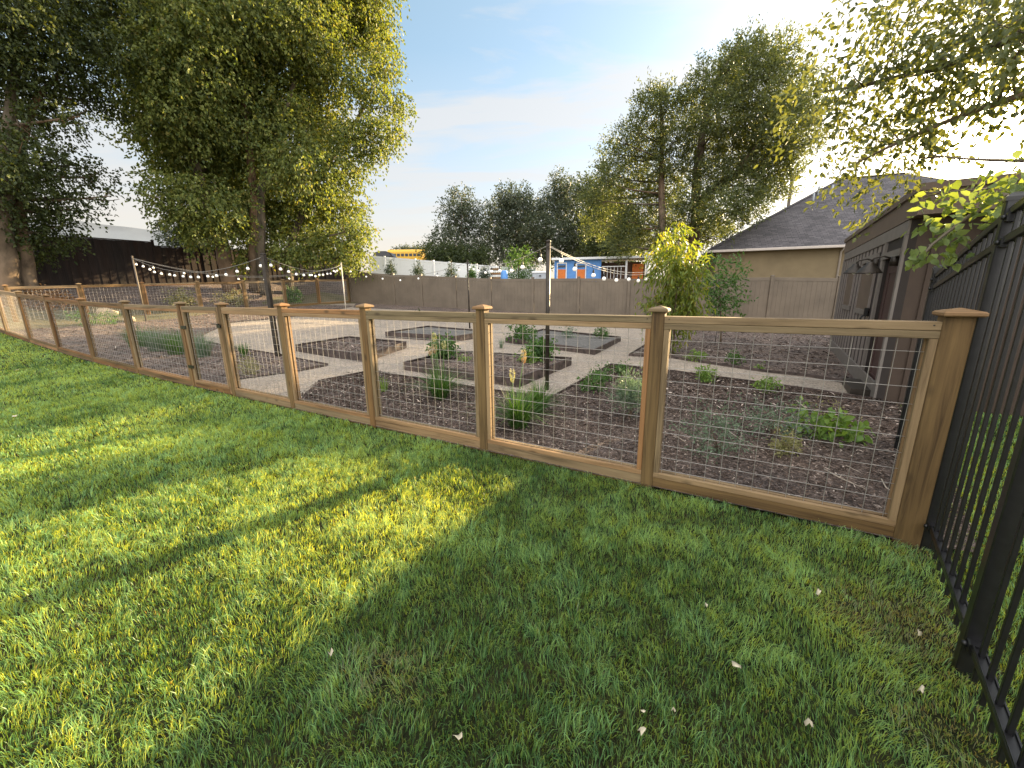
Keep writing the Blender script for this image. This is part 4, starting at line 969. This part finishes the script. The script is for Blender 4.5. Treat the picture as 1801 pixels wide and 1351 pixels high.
torch_lily(775, 702, 590, [(757, 622, 'torch_orange', .10), (765, 618, 'torch_orange', .11), (764, 598, 'torch_yellow', .10), (781, 612, 'torch_yellow', .10)], 'torch lily clump with four pale spikes at the leftmost front bed panel', 300, .60)
torch_lily(912, 752, 640, [(901, 668, 'torch_yellow', .13), (921, 634, 'torch_orange', .12)], 'torch lily clump with one yellow and one orange spike behind third panel', 280, .58)
def grass_clump(px, py, ln, label, m='leaf_bush', n=120, lean=.55, wd=.006, spread=.05):
    b = gnd(px, py); t = thing('ornamental_grass', tuple(b), label, 'grass clump'); straps('blades', b, n, ln, wd, lean, M[m], t, spread)
grass_clump(948, 728, .52, 'fine bright grass clump beside torch lily in front of path', 'leaf_bush', 380, .7)
grass_clump(938, 718, .34, 'pale straw tipped grass clump touching the torch lily', 'leaf_straw', 200, .6)
grass_clump(676, 690, .30, 'thin green tuft just right of the fourth fence post', 'leaf_bright', 60, .35)
grass_clump(882, 612, .32, 'wispy grass tuft between nearest and rightmost raised beds', 'leaf_sage', 70, .4)
grass_clump(430, 628, .45, 'green grass clump at top edge of the pointed mulch bed', 'leaf_bush', 170, .55)
grass_clump(352, 628, .72, 'tall green grass clump seen through the gate mesh', 'leaf_sage', 420, .6, .008, .22)
grass_clump(318, 622, .72, 'wide green grass clump left of the gate', 'leaf_bush', 420, .65, .008, .25)
grass_clump(283, 617, .75, 'blue green grass clump in left bed, second from gate', 'leaf_sage', 420, .65, .008, .25)
grass_clump(248, 610, .72, 'grass clump in left bed between gate and orange boulder', 'leaf_bush', 380, .65, .008, .25)
def bush(px, py, top, half, label, m='leaf_bush', n=60, ln=.05, wd=.03, tl=.10, droop=.3, name='shrub', cat='shrub', group=None, flat=.8, sub=4, dz=0.0):
    b = gnd(px, py); b[2] += dz; h = hgt(b, px, top); R = math.hypot(b[0], b[1]); r = half/700*R*.95
    t = thing(name, tuple(b), label, cat, group)
    cl = [(b+np.array([random.uniform(-.5, .5)*r, random.uniform(-.5, .5)*r, h*random.uniform(.35, .7)]), max(r*.62, h*.3)) for _ in range(sub)]
    s = MB()
    for c, _ in cl: s.tube([b-np.array([0, 0, .03]), b*.5+c*.5, c], [.006, .005, .003], 5)
    s.build('stems', M['twig'], t)
    P = crown('foliage', cl, n, ln, wd, M[m], t, 7, tl, droop, near=True, flat=flat)
    return t
gR = 'small green shrubs planted in the mulch'
bush(1222, 636, 613, 13, 'small bright shrub in the far mulch right of peach tree', 'leaf_bright', 36, .05, .026, .09)
bush(1291, 642, 616, 13, 'small shrub in far mulch below the sparse dark young tree', 'leaf_bush', 40, .05, .026, .09)
bush(1336, 650, 638, 7, 'tiny yellowish seedling at the far path edge', 'leaf_bright', 12, .04, .02, .06)
bush(1243, 672, 645, 16, 'leafy bright green shrub at left part of near path edge', 'leaf_bright', 60, .05, .026, .10)
bush(1355, 690, 668, 18, 'pale green shrub at the near path edge by the mulch', 'leaf_bright', 55, .045, .024, .10)
bush(1436, 765, 716, 42, 'big leaved bright green plant near the shed corner', 'leaf_bright', 46, .085, .055, .14, .35)
bush(1265, 795, 720, 55, 'grey green sprawling plant left in the nearest panel', 'leaf_sage', 170, .032, .012, .17, .0)
bush(1355, 770, 705, 48, 'grey green sprawling plant behind the yellow mound in nearest panel', 'leaf_sage', 150, .032, .012, .17, .0)
bush(1377, 800, 767, 26, 'low yellowish mound in the middle of nearest panel', 'leaf_straw', 90, .03, .015, .07, .1)
bush(1470, 740, 712, 30, 'thin dry twiggy plant beside big leaved plant', 'leaf_straw', 26, .03, .010, .16, .0)
bush(1107, 738, 672, 34, 'pale tipped lavender mound left of second fence post', 'leaf_sage', 420, .045, .010, .16, -.5)
bush(1042, 690, 655, 20, 'green shrub at path edge, front of a row of three', 'leaf_bush', 70, .045, .022, .11)
bush(1062, 672, 642, 18, 'green shrub at path edge, middle of a row of three', 'leaf_bush', 60, .045, .022, .11)
bush(1092, 660, 638, 16, 'green shrub at path edge, back of a row of three', 'leaf_bush', 46, .045, .022, .11)
bush(787, 640, 590, 30, 'bushy dark pepper plant at left end of nearest raised bed', 'leaf_bush', 150, .075, .040, .15, .5, dz=.12)
bush(817, 645, 626, 10, 'small yellow green seedling in middle of nearest raised bed', 'leaf_bright', 20, .05, .022, .07, dz=.12)
bush(944, 642, 592, 28, 'bushy pepper plant beside the path pole in nearest raised bed', 'leaf_bush', 140, .075, .040, .15, .5, dz=.12)
bush(924, 646, 628, 24, 'low spreading yellow green plant in nearest raised bed', 'leaf_bright', 60, .06, .03, .10, dz=.12)
bush(921, 605, 570, 26, 'round green bush at left corner of rightmost raised bed', 'leaf_bush', 110, .075, .042, .15, .4, dz=.09)
bush(998, 598, 574, 14, 'grey green small bush in back of rightmost raised bed', 'leaf_sage', 50, .06, .02, .12, dz=.09)
bush(1053, 600, 574, 15, 'upright green bush at right end of rightmost raised bed', 'leaf_bush', 60, .06, .028, .12, dz=.09)
bush(437, 660, 634, 20, 'pale spiky mound in the pointed mulch bed', 'leaf_straw', 90, .05, .010, .12, -.4)
bush(168, 572, 545, 18, 'low green shrub at foot of sunlit back fence', 'leaf_bush', 90, .07, .03, .2)
bush(140, 566, 552, 16, 'grey green shrub at foot of back fence post', 'leaf_sage', 80, .06, .03, .2)
bush(735, 553, 542, 5, 'tiny weed at foot of the tan fence', 'leaf_dark', 14, .08, .03, .12)
# on the bank behind the back fence
gb = 'shrubs on the bank behind the back fence'
bush(72, 540, 512, 22, 'rust and yellow shrub behind back fence near left trunks', 'leaf_red', 170, .09, .05, .3, group=gb)
bush(108, 545, 520, 16, 'second rust shrub behind back fence, right of the yellow one', 'leaf_red', 120, .09, .05, .3, group=gb)
bush(325, 535, 515, 17, 'pale yellow flowering shrub behind back fence', 'leaf_straw', 130, .09, .05, .3, group=gb)
bush(410, 535, 518, 18, 'straw coloured shrub below the big cottonwood', 'leaf_straw', 130, .09, .04, .3, group=gb)
bush(520, 535, 505, 15, 'dark green upright shrub behind right end of back fence', 'leaf_bush', 150, .09, .05, .3, group=gb)
# ivy beyond the iron fence
def ivy():
    for k, (t0, v, z, r, lab) in enumerate(((-.25, 1.35, .45, .42, 'dark ivy shrub behind iron fence next to the end post'), (-.85, 1.35, .5, .48, 'dark ivy shrub behind iron fence nearest the viewer'), (.35, 1.35, .40, .38, 'low dark ivy behind iron fence near the shed'))):
        q = A_I+G_I*t0+np.array([.772, -.636])*v; c = np.array([*q, z]); t = thing('ivy_shrub', (*q, 0), lab, 'shrub', 'ivy shrubs behind the iron fence')
        cl = [(c+rng.normal(size=3)*np.array([.16, .16, .22]), r*.75) for _ in range(5)]
        s = MB()
        for cc, _ in cl: s.tube([(*q, -.05), (cc[0], cc[1], cc[2]*.5), tuple(cc)], [.014, .010, .005], 5)
        s.build('stems', M['twig'], t); crown('foliage', cl, 220, .055, .042, M['leaf_dark'], t, 7, .2, .3, near=True)
ivy()

# boulders and fallen sticks
def rock(px, py, w, label):
    import bmesh
    b = gnd(px, py); r = w/700*math.hypot(b[0], b[1])/2; bm = bmesh.new(); bmesh.ops.create_icosphere(bm, subdivisions=3, radius=r)
    ph = rng.random(6)*6
    for v in bm.verts:
        c = v.co/r; k = 1+.18*math.sin(3*c.x+ph[0])+.15*math.sin(4*c.y+ph[1])+.1*math.sin(7*c.z+ph[2])+.06*math.sin(11*c.x+9*c.y+ph[3]); v.co = Vector((c.x*k, c.y*k*.8, c.z*k*.7))*r
        v.co += Vector((b[0], b[1], b[2]+r*.4))
    me = bpy.data.meshes.new('boulder'); bm.to_mesh(me); bm.free(); me.materials.append(M['stone'])
    tag(link(bpy.data.objects.new('boulder', me), None), label, 'rock')
rock(193, 562, 24, 'orange sunlit boulder beside a post of back fence')
rock(228, 566, 12, 'small stone right of the orange boulder')
def stick(pts, label, r=.004):
    P = []
    for x, y in pts: g_ = gnd(x, y); P.append(g_+np.array([0, 0, .03+random.random()*.015]))
    m = MB(); m.tube(P, [r]*(len(P)-1)+[r*.5], 5); tag(m.build('dry_stick', M['dry_stick']), label, 'stick', 'dry sticks lying on the front mulch')
stick([(1400, 710), (1408, 716), (1420, 728)], 'pale short stick left above the big leaved plant', .006)
stick([(1278, 764), (1300, 778), (1330, 792)], 'dry stick crossing the left sprawling plant', .004)
stick([(1448, 832), (1478, 848), (1522, 871)], 'long forked stick at lower right of nearest panel', .004)
stick([(1474, 850), (1480, 842)], 'stub beside the long forked stick', .003)
stick([(1548, 852), (1556, 866), (1568, 876)], 'curved dry stick by the thick end post', .004)
stick([(1186, 772), (1206, 784)], 'short stick at left edge of nearest panel', .004)
stick([(1486, 826), (1512, 840)], 'thin stick above the long forked stick', .003)
def petal(px, py, s, label):
    g_ = gnd(px, py); n = 7; a0 = random.random()*6; V = [[g_[0], g_[1], g_[2]+.052]]
    R = math.hypot(g_[0], g_[1], CAM_H)*s/700*.72
    for k in range(n):
        a = a0+2*math.pi*k/n; r = R*random.uniform(.55, 1.1); V.append([g_[0]+r*math.cos(a), g_[1]+r*math.sin(a)*.8, g_[2]+.050+random.uniform(-.014, .022)])
    F = np.array([[0, 1+k, 1+(k+1) % n] for k in range(n)]); o = np_mesh('fallen_petal', np.array(V), F, M['petal'])
    so = o.modifiers.new('thickness', 'SOLIDIFY'); so.thickness = .0012
    tag(o, label, 'petal', 'pale petals fallen on the lawn')
for x, y, s, l in ((1293, 1191, 11, 'largest pale petal on the lawn, right of middle'), (584, 1168, 7, 'pale petal alone in the left sunlit lawn'), (1130, 1272, 6, 'pale petal left of a pair near the bottom edge'), (1182, 1269, 5, 'pale petal right of a pair near the bottom edge'), (806, 1318, 9, 'pale petal near bottom middle of the lawn'), (1420, 1293, 8, 'pale petal in lower right of the lawn'), (1126, 1312, 7, 'pale petal lowest below the pair'), (1612, 1130, 5, 'pale petal in the dry patch by iron fence'), (1615, 1232, 6, 'pale petal near foot of the iron fence'), (1240, 1080, 4, 'tiny pale petal in middle of the shaded lawn'), (1437, 1059, 4, 'tiny pale petal below the nearest panel'), (30, 655, 4, 'pale speck on the far left lawn'), (28, 738, 4, 'pale speck on left lawn nearer the viewer')):
    petal(x, y, s, l)

# ------------------------------------------------------------------ mulch chips and grass
def inside(P, x, y):
    c = np.zeros(len(x), bool); n = len(P); j = n-1
    for i in range(n):
        xi, yi = P[i]; xj, yj = P[j]; c ^= ((yi > y) != (yj > y)) & (x < (xj-xi)*(y-yi)/(yj-yi+1e-12)+xi); j = i
    return c
def chips():
    Ps, Sc = [], []
    for poly, n in ((FR[0], 34000), (FR[1], 9000), (FR[2], 9000), (np.array(B1_), 900), (np.array(B3_), 900)):
        lo, hi = poly.min(0), poly.max(0); q = rng.uniform(lo, hi, (n*3, 2)); r = np.hypot(q[:, 0], q[:, 1])
        keep = inside(poly, q[:, 0], q[:, 1]) & (rng.random(len(q)) < np.clip(4.5/r, .1, 1)) & (fence_v(q[:, 0], q[:, 1]) > .09); q = q[keep][:n]; sp = rng.random(len(q)) < .07; q[sp] += rng.normal(size=(sp.sum(), 2))*.10; q = q[fence_v(q[:, 0], q[:, 1]) > .09]
        z = terr(q[:, 0], q[:, 1])+(.018 if n > 1000 else .125); Ps.append(np.column_stack([q, z+rng.random(len(q))*.014])); Sc.append(np.clip(np.hypot(q[:, 0], q[:, 1])/5, .8, 2.2))
    P = np.concatenate(Ps); S = np.concatenate(Sc); n = len(P); a = rng.random(n)*6.283
    D = np.stack([np.cos(a), np.sin(a), rng.normal(size=n)*.28], 1); N = unit(np.stack([rng.normal(size=n)*.35, rng.normal(size=n)*.35, np.ones(n)], 1))
    o = leaves('mulch_chips', P, D, N, S*rng.uniform(.015, .075, n), S*rng.uniform(.005, .014, n), M['chip'], tint=rng.random(n)**1.7, fold=.35, droop=.08)
    tag(o, 'brown shredded bark chips lying over the mulch beds', 'mulch', kind='stuff')
chips()
def vnoise(x, y, s, seed):
    g_ = np.random.default_rng(seed).random((256, 256)); x = x/s+90; y = y/s+90; i = np.floor(x).astype(int) % 255; j = np.floor(y).astype(int) % 255
    u = x-np.floor(x); v = y-np.floor(y); u = u*u*(3-2*u); v = v*v*(3-2*v)
    return (g_[i, j]*(1-u)+g_[i+1, j]*u)*(1-v)+(g_[i, j+1]*(1-u)+g_[i+1, j+1]*u)*v
DRY = [(gnd(1600, 1105)[:2], .26), (gnd(1520, 1085)[:2], .16), (gnd(690, 1180)[:2], .16), (gnd(1590, 945)[:2], .22), (gnd(1660, 1150)[:2], .16), (gnd(1640, 1280)[:2], .12), (gnd(1690, 1320)[:2], .12)]
def grass():
    X = []
    def ring(r0, r1, dens, a0, a1):
        n = int(dens*(r1*r1-r0*r0)/2*(a1-a0)); r = np.sqrt(rng.uniform(r0*r0, r1*r1, n)); a = rng.uniform(a0, a1, n); X.append(np.column_stack([r*np.sin(a), r*np.cos(a)]))
    A0, A1 = -1.22, 1.22
    for r0, r1, dn in ((.2, 1.6, 15000), (1.6, 2.6, 14000), (2.6, 4, 10500), (4, 6, 7000), (6, 9, 3800), (9, 13, 2100), (13, 21, 1100)): ring(r0, r1, dn, A0, A1)
    for r0, r1, dn in ((.2, 3, 6500), (3, 6, 3200), (6, 21, 900)): ring(r0, r1, dn, A1, A0+2*math.pi)
    q = np.concatenate(X); x, y = q.T
    k = ((fence_v(x, y) < -.055) | (iron_side(x, y) > .12)) & (iron_side(x, y) < 1.6) & (y > -3.4) & (x > -21.5)
    q = q[k]; x, y = q.T; n = len(q); r = np.hypot(x, y)
    dry = np.zeros(n)
    for c, s in DRY: dry = np.maximum(dry, np.exp(-((x-c[0])**2+(y-c[1])**2)/(s*s))*(.15+.95*vnoise(x, y, .07, 5)))
    cl = vnoise(x, y, .055, 1); mid = vnoise(x, y, .22, 2); big = vnoise(x, y, .8, 3)
    edge = np.clip((-.055-fence_v(x, y))/.10, 0, 1)
    H = (.020+.030*cl+.022*mid)*rng.uniform(.5, 1.4, n)*(1-.45*np.clip(dry, 0, 1))*(.75+.25*edge)
    a = (vnoise(x, y, .16, 7)*2.2+vnoise(x, y, .5, 8)*1.4)*6.283+rng.normal(size=n)*1.0
    le = np.clip(rng.normal(.55, .28, n)+.5*(mid-.5), .05, 1.35)
    h = np.stack([np.cos(a), np.sin(a), 0*a], 1); b = rng.random(n)*6.283; s = np.stack([np.cos(b), np.sin(b), 0*b], 1)
    w = .0023*rng.uniform(.55, 1.6, n)*np.clip(r/2.6, 1, 4.5); z = terr(x, y)-.012
    o = np.column_stack([x, y, z]); Lz = H[:, None]; e = le[:, None]; up = np.array([0, 0, 1.0])
    p1 = o+h*Lz*e*.28+up*Lz*.55; p2 = o+h*Lz*e*1.0+up*Lz*(1-.35*e)
    w = w[:, None]
    V = np.stack([o-s*w*.5, o+s*w*.5, p1-s*w*.45, p1+s*w*.45, p2], 1).reshape(-1, 3); bb = np.arange(n)[:, None]*5
    F = np.concatenate([bb+np.array(t) for t in ((0, 1, 3), (0, 3, 2), (2, 3, 4))])
    tint = np.clip(-.05+.85*rng.random(n)+.45*(big-.5)+.35*(cl-.5)+.4*(mid-.5), 0, .84); st = rng.random(n) < np.clip(.014+.9*dry, 0, .93); tint[st] = rng.uniform(.93, 1.0, st.sum())
    g_ = np_mesh('grass', V, F, M['grass'], None, {'tint': np.repeat(tint, 5)})
    tag(g_, 'mown green lawn grass in front of the wood and wire fence', 'grass', kind='stuff'); print('blades', n)
grass()

# ------------------------------------------------------------------ the yard beyond the vinyl fence
def yard():
    # white vinyl fence, stepped down to the right
    P = []; Z = []
    for k, x in enumerate((650, 676, 730, 762, 790, 838, 872, 905, 940)):
        R = 31-.4*k; top = 449+(x-650)*.085; q = at(x, top, R); P.append((q[0], q[1])); Z.append(float(q[2]))
    vinyl_fence('white_fence', P, Z, 2.3, M['white_vinyl'], 'tall white vinyl fence beyond the tan fence at the left', board=.3, caps=False)
    def conifer(px, top, bot, half, R, lab, m='leaf_conifer', n=150):
        b = at(px, bot, R); tp_ = at(px, top, R); r = half/700*R; b0 = np.array([b[0], b[1], b[2]-.8]); t = thing('small_conifer', tuple(b0), lab, 'conifer', 'small conifers beyond the tan fence')
        s = MB(); s.tube((b0, tp_), [.05, .01], 6); s.build('trunk', M['bark'], t)
        cl = [(b*(1-k)+tp_*k, max(r*(1-k)*.95, .05)) for k in np.linspace(0, .95, 7)]
        crown('crown', cl, n, .10, .03, M[m], t, 8, .22, -.2)
    conifer(687, 457, 482, 7, 27, 'small brown green conifer before white fence, leftmost')
    conifer(735, 463, 484, 10, 27, 'small wide conifer before white fence below the school bus')
    conifer(794, 458, 488, 11, 26, 'cone shaped dark conifer in middle of the white fence')
    conifer(853, 465, 490, 7, 25, 'small dark slim conifer next to the white fence end')
    conifer(830, 466, 489, 5, 25, 'thin green conifer just right of the dark light pole', 'leaf_bush')
    q = at(912, 490, 26); t = thing('large_shrub', (q[0], q[1], q[2]-.5), 'tall leafy green shrub left of the path pole beyond fence', 'shrub')
    cl = px_clumps([(905, 450, 12), (920, 448, 14), (898, 470, 14), (918, 472, 18), (935, 478, 10), (900, 487, 14), (920, 490, 16)], 26, .4)
    trunk_mesh([([(q[0], q[1], q[2]-.6), (q[0], q[1], q[2]+.6), tuple(at(914, 455, 26))], [.06, .04, .02])], cl, M['twig'], t, limb=.02, sides=6)
    crown('crown', cl, 420, .10, .05, M['leaf_bush'], t, 8, .4, .2)
    # barrel, crate, metal box
    q = at(887, 490, 24.5); t = thing('blue_barrel', (q[0], q[1], q[2]-.8), 'blue plastic barrel standing beyond the tan fence', 'barrel')
    m = MB(); r = 6/700*24.5; h = at(887, 476, 24.5)[2]-q[2]+.8; m.lathe((q[0], q[1], q[2]-.8), [(r*.9, 0), (r, .05), (r*1.04, h*.33), (r, h*.36), (r*1.04, h*.66), (r, h*.7), (r*.92, h-.03), (r*.8, h)], 16); m.build('drum', M['blue_paint'], t)
    m = MB(); m.lathe((q[0]+r*.3, q[1], q[2]-.8+h), [(.05, 0), (.05, .03), (.02, .035)], 10); m.build('bung', M['white_paint'], t)
    q = at(872, 490, 25.5); t = thing('pallet_stack', (q[0], q[1], q[2]-.6), 'pale wooden pallet stack left of the blue barrel', 'pallets')
    for k in range(5):
        m = MB(); z = q[2]-.5+k*.26
        for dy in (-.3, 0, .3): m.box((q[0], q[1]+dy, z), (.62, .09, .09))
        for dx in (-.26, -.13, 0, .13, .26): m.box((q[0]+dx, q[1], z+.06), (.1, .7, .022))
        m.build('pallet', M['cedar_pale'], t)
    q = at(949, 490, 25); t = thing('storage_box', (q[0], q[1], q[2]-.8), 'grey storage box with pale lid left of path pole beyond fence', 'box')
    m = MB(); m.box((q[0], q[1], q[2]-.25), (.85, .6, 1.1), -.1, .01); m.build('body', M['grey_paint'], t)
    m = MB(); m.box((q[0], q[1], q[2]+.36), (.92, .68, .10), -.1, .02); m.build('lid', M['white_vinyl'], t)
    m = MB(); m.box((q[0], q[1]-.33, q[2]+.15), (.12, .03, .06), -.1); m.build('clasp', M['iron'], t)
    # blue playhouse with orange doors and open porch
    Rr = 28.0; c = at(1015, 490, Rr); ax = np.array([.985, -.17]); zf = c[2]-1.3
    def X(px): d = ray(px, 480); p0 = c[:2]; s = np.linalg.solve(np.array([[d[0], -ax[0]], [d[1], -ax[1]]]), p0)[1]; return p0+ax*s
    zt = at(1000, 458, Rr)[2]; rz = math.atan2(ax[1], ax[0]); dn = np.array([ax[1], -ax[0]])
    t = thing('playhouse', (c[0], c[1], zf), 'bright blue playhouse with orange doors and porch beyond tan fence', 'playhouse')
    a, b = X(976), X(1056); m = MB(); mid = (a+b)/2; w = np.linalg.norm(b-a); m.box((mid[0]-dn[0]*.8, mid[1]-dn[1]*.8, (zf+zt)/2), (w, 1.6, zt-zf), rz); 
    for px in (976, 1056): q = X(px)+dn*.02; m.beam((*q, zf), (*q, zt), .07, .07, up=(*ax, 0))
    m.build('wall', M['blue_paint'], t)
    for px in (988, 1022):
        q = X(px)+dn*.03; m = MB(); wd = 15/700*Rr; ht = at(px, 464, Rr)[2]-zf
        for s in (-.5, .5): e = q+ax*s*wd; m.beam((*e, zf), (*e, zf+ht), .07, .06, up=(*ax, 0))
        m.beam((*(q-ax*(wd/2+.03)), zf+ht+.03), (*(q+ax*(wd/2+.03)), zf+ht+.03), .06, .07); fr = m.build('door_frame', M['white_paint'], t)
        m = MB(); m.box((*q, zf+ht*.42), (wd-.09, .04, ht*.84), rz); d_ = m.build('door', M['orange_paint'], t)
        m = MB(); m.box((*(q+dn*.03), zf+ht*.93), (wd-.12, .03, .12), rz); m.build('door_window', M['black_glass'], d_)
        m = MB(); m.lathe((*(q+ax*wd*.32+dn*.05), zf+.75), [(.02, 0), (.03, .03), (.01, .05)], 8); m.build('handle', M['iron'], d_)
    a, b = X(1058), X(1140); mid = (a+b)/2; w = np.linalg.norm(b-a)
    m = MB(); m.box((mid[0]-dn[0]*1.5, mid[1]-dn[1]*1.5, (zf+zt)/2-.05), (w, .08, zt-zf-.1), rz)
    for k in range(8): q = a+(b-a)*(k+.5)/8-dn*1.44; m.beam((*q, zf), (*q, zt-.12), .03, .04, up=(*ax, 0))
    m.build('porch_back_wall', M['brown_paint'], t)
    for px, mm in ((1101, 'white_paint'), (1137, 'white_paint')):
        q = X(px); m = MB(); m.beam((*q, zf), (*q, zt-.06), .12, .12, up=(*ax, 0)); m.build('porch_post', M[mm], t)
    q = X(1126)-dn*1.3; m = MB(); m.box((*q, (zf+zt)/2-.1), (.72, .05, zt-zf-.3), rz); m.build('orange_panel', M['orange_paint'], t)
    m = MB(); 
    for k in range(6): q = X(1062+k*6)+dn*.0; m.beam((*q, zf+.2), (*q, zt-.45), .03, .03, up=(*ax, 0))
    q0, q1 = X(1058), X(1100); m.beam((*q0, zt-.45), (*q1, zt-.45), .05, .06); m.build('railing', M['white_paint'], t)
    a, b = X(970)+dn*.35, X(1142)+dn*.35; m = MB(); z0 = zt+.02
    m.prism([tuple(a), tuple(b), tuple(b-dn*2.4), tuple(a-dn*2.4)], lambda x, y: z0, lambda x, y: z0+.14); m.build('roof', M['white_vinyl'], t)
    # school bus on the rise far behind
    Rb_ = 70; q = at(716, 457, Rb_); t = thing('school_bus', (q[0], q[1], q[2]-1.4), 'yellow school bus parked far off above the white fence', 'bus')
    w = 56/700*Rb_; zt = at(716, 439, Rb_)[2]; z0 = q[2]-.9; hh = zt-z0; y0 = q[1]
    def prof(x0, x1, zz, y, m_, nm, par): b_ = MB(); b_.box(((x0+x1)/2, y, zz), (x1-x0, .04, .42), 0); return b_.build(nm, m_, par)
    m = MB(); sec = [(-1.15, 0), (1.15, 0), (1.2, hh*.45), (1.12, hh*.82), (.8, hh*.95), (0, hh), (-.8, hh*.95), (-1.12, hh*.82), (-1.2, hh*.45)]
    A = [(q[0]-w/2, y0+s, z0+z) for s, z in sec]; B = [(q[0]+w/2, y0+s, z0+z) for s, z in sec]
    for i in range(len(sec)): j = (i+1) % len(sec); m.quad((A[i], B[i], B[j], A[j]))
    m.quad(A); m.quad(B[::-1]); body = m.build('body', M['yellow_paint'], t)
    for k in range(8): x = q[0]-w/2+w*(k+.7)/8.6; prof(x-w*.042, x+w*.042, z0+hh*.62, y0-1.2, M['black_glass'], 'window', t)
    for x in (-.32, .34):
        m = MB(); m.tube(((q[0]+w*x, y0-1.22, z0), (q[0]+w*x, y0-.9, z0)), .5, 16); m.build('wheel', M['iron'], t)
    m = MB(); m.box((q[0]+w/2+.5, y0, z0+hh*.25), (1.1, 2.0, hh*.42), 0, .1); m.build('hood', M['yellow_paint'], t)
    # dark car beside the bus
    q = at(676, 452, 52); t = thing('parked_car', (q[0], q[1], q[2]-.9), 'dark parked car far off left of the school bus', 'car'); w = 20/700*52
    pr = [(-.5, -.75), (-.5, -.15), (-.40, -.05), (-.28, .45), (-.1, .58), (.15, .58), (.32, .42), (.42, 0), (.5, -.1), (.5, -.75)]
    m = MB(); A = [(q[0]+x*w*2, q[1]-.85, q[2]+z) for x, z in pr]; B = [(q[0]+x*w*2, q[1]+.85, q[2]+z) for x, z in pr]
    for i in range(len(pr)): j = (i+1) % len(pr); m.quad((A[i], A[j], B[j], B[i]))
    m.quad(A[::-1]); m.quad(B); m.build('body', M['iron'], t)
    m = MB(); m.quad([(q[0]+x*w*2, q[1]-.86, q[2]+z) for x, z in ((-.36, 0), (.36, 0), (.28, .38), (.12, .5), (-.1, .5), (-.25, .38))]); m.build('side_window', M['black_glass'], t)
    for x in (-.32, .32): m = MB(); m.tube(((q[0]+x*w*2, q[1]-.88, q[2]-.7), (q[0]+x*w*2, q[1]-.6, q[2]-.7)), .32, 14); m.build('wheel', M['dark_inside'], t)
yard()
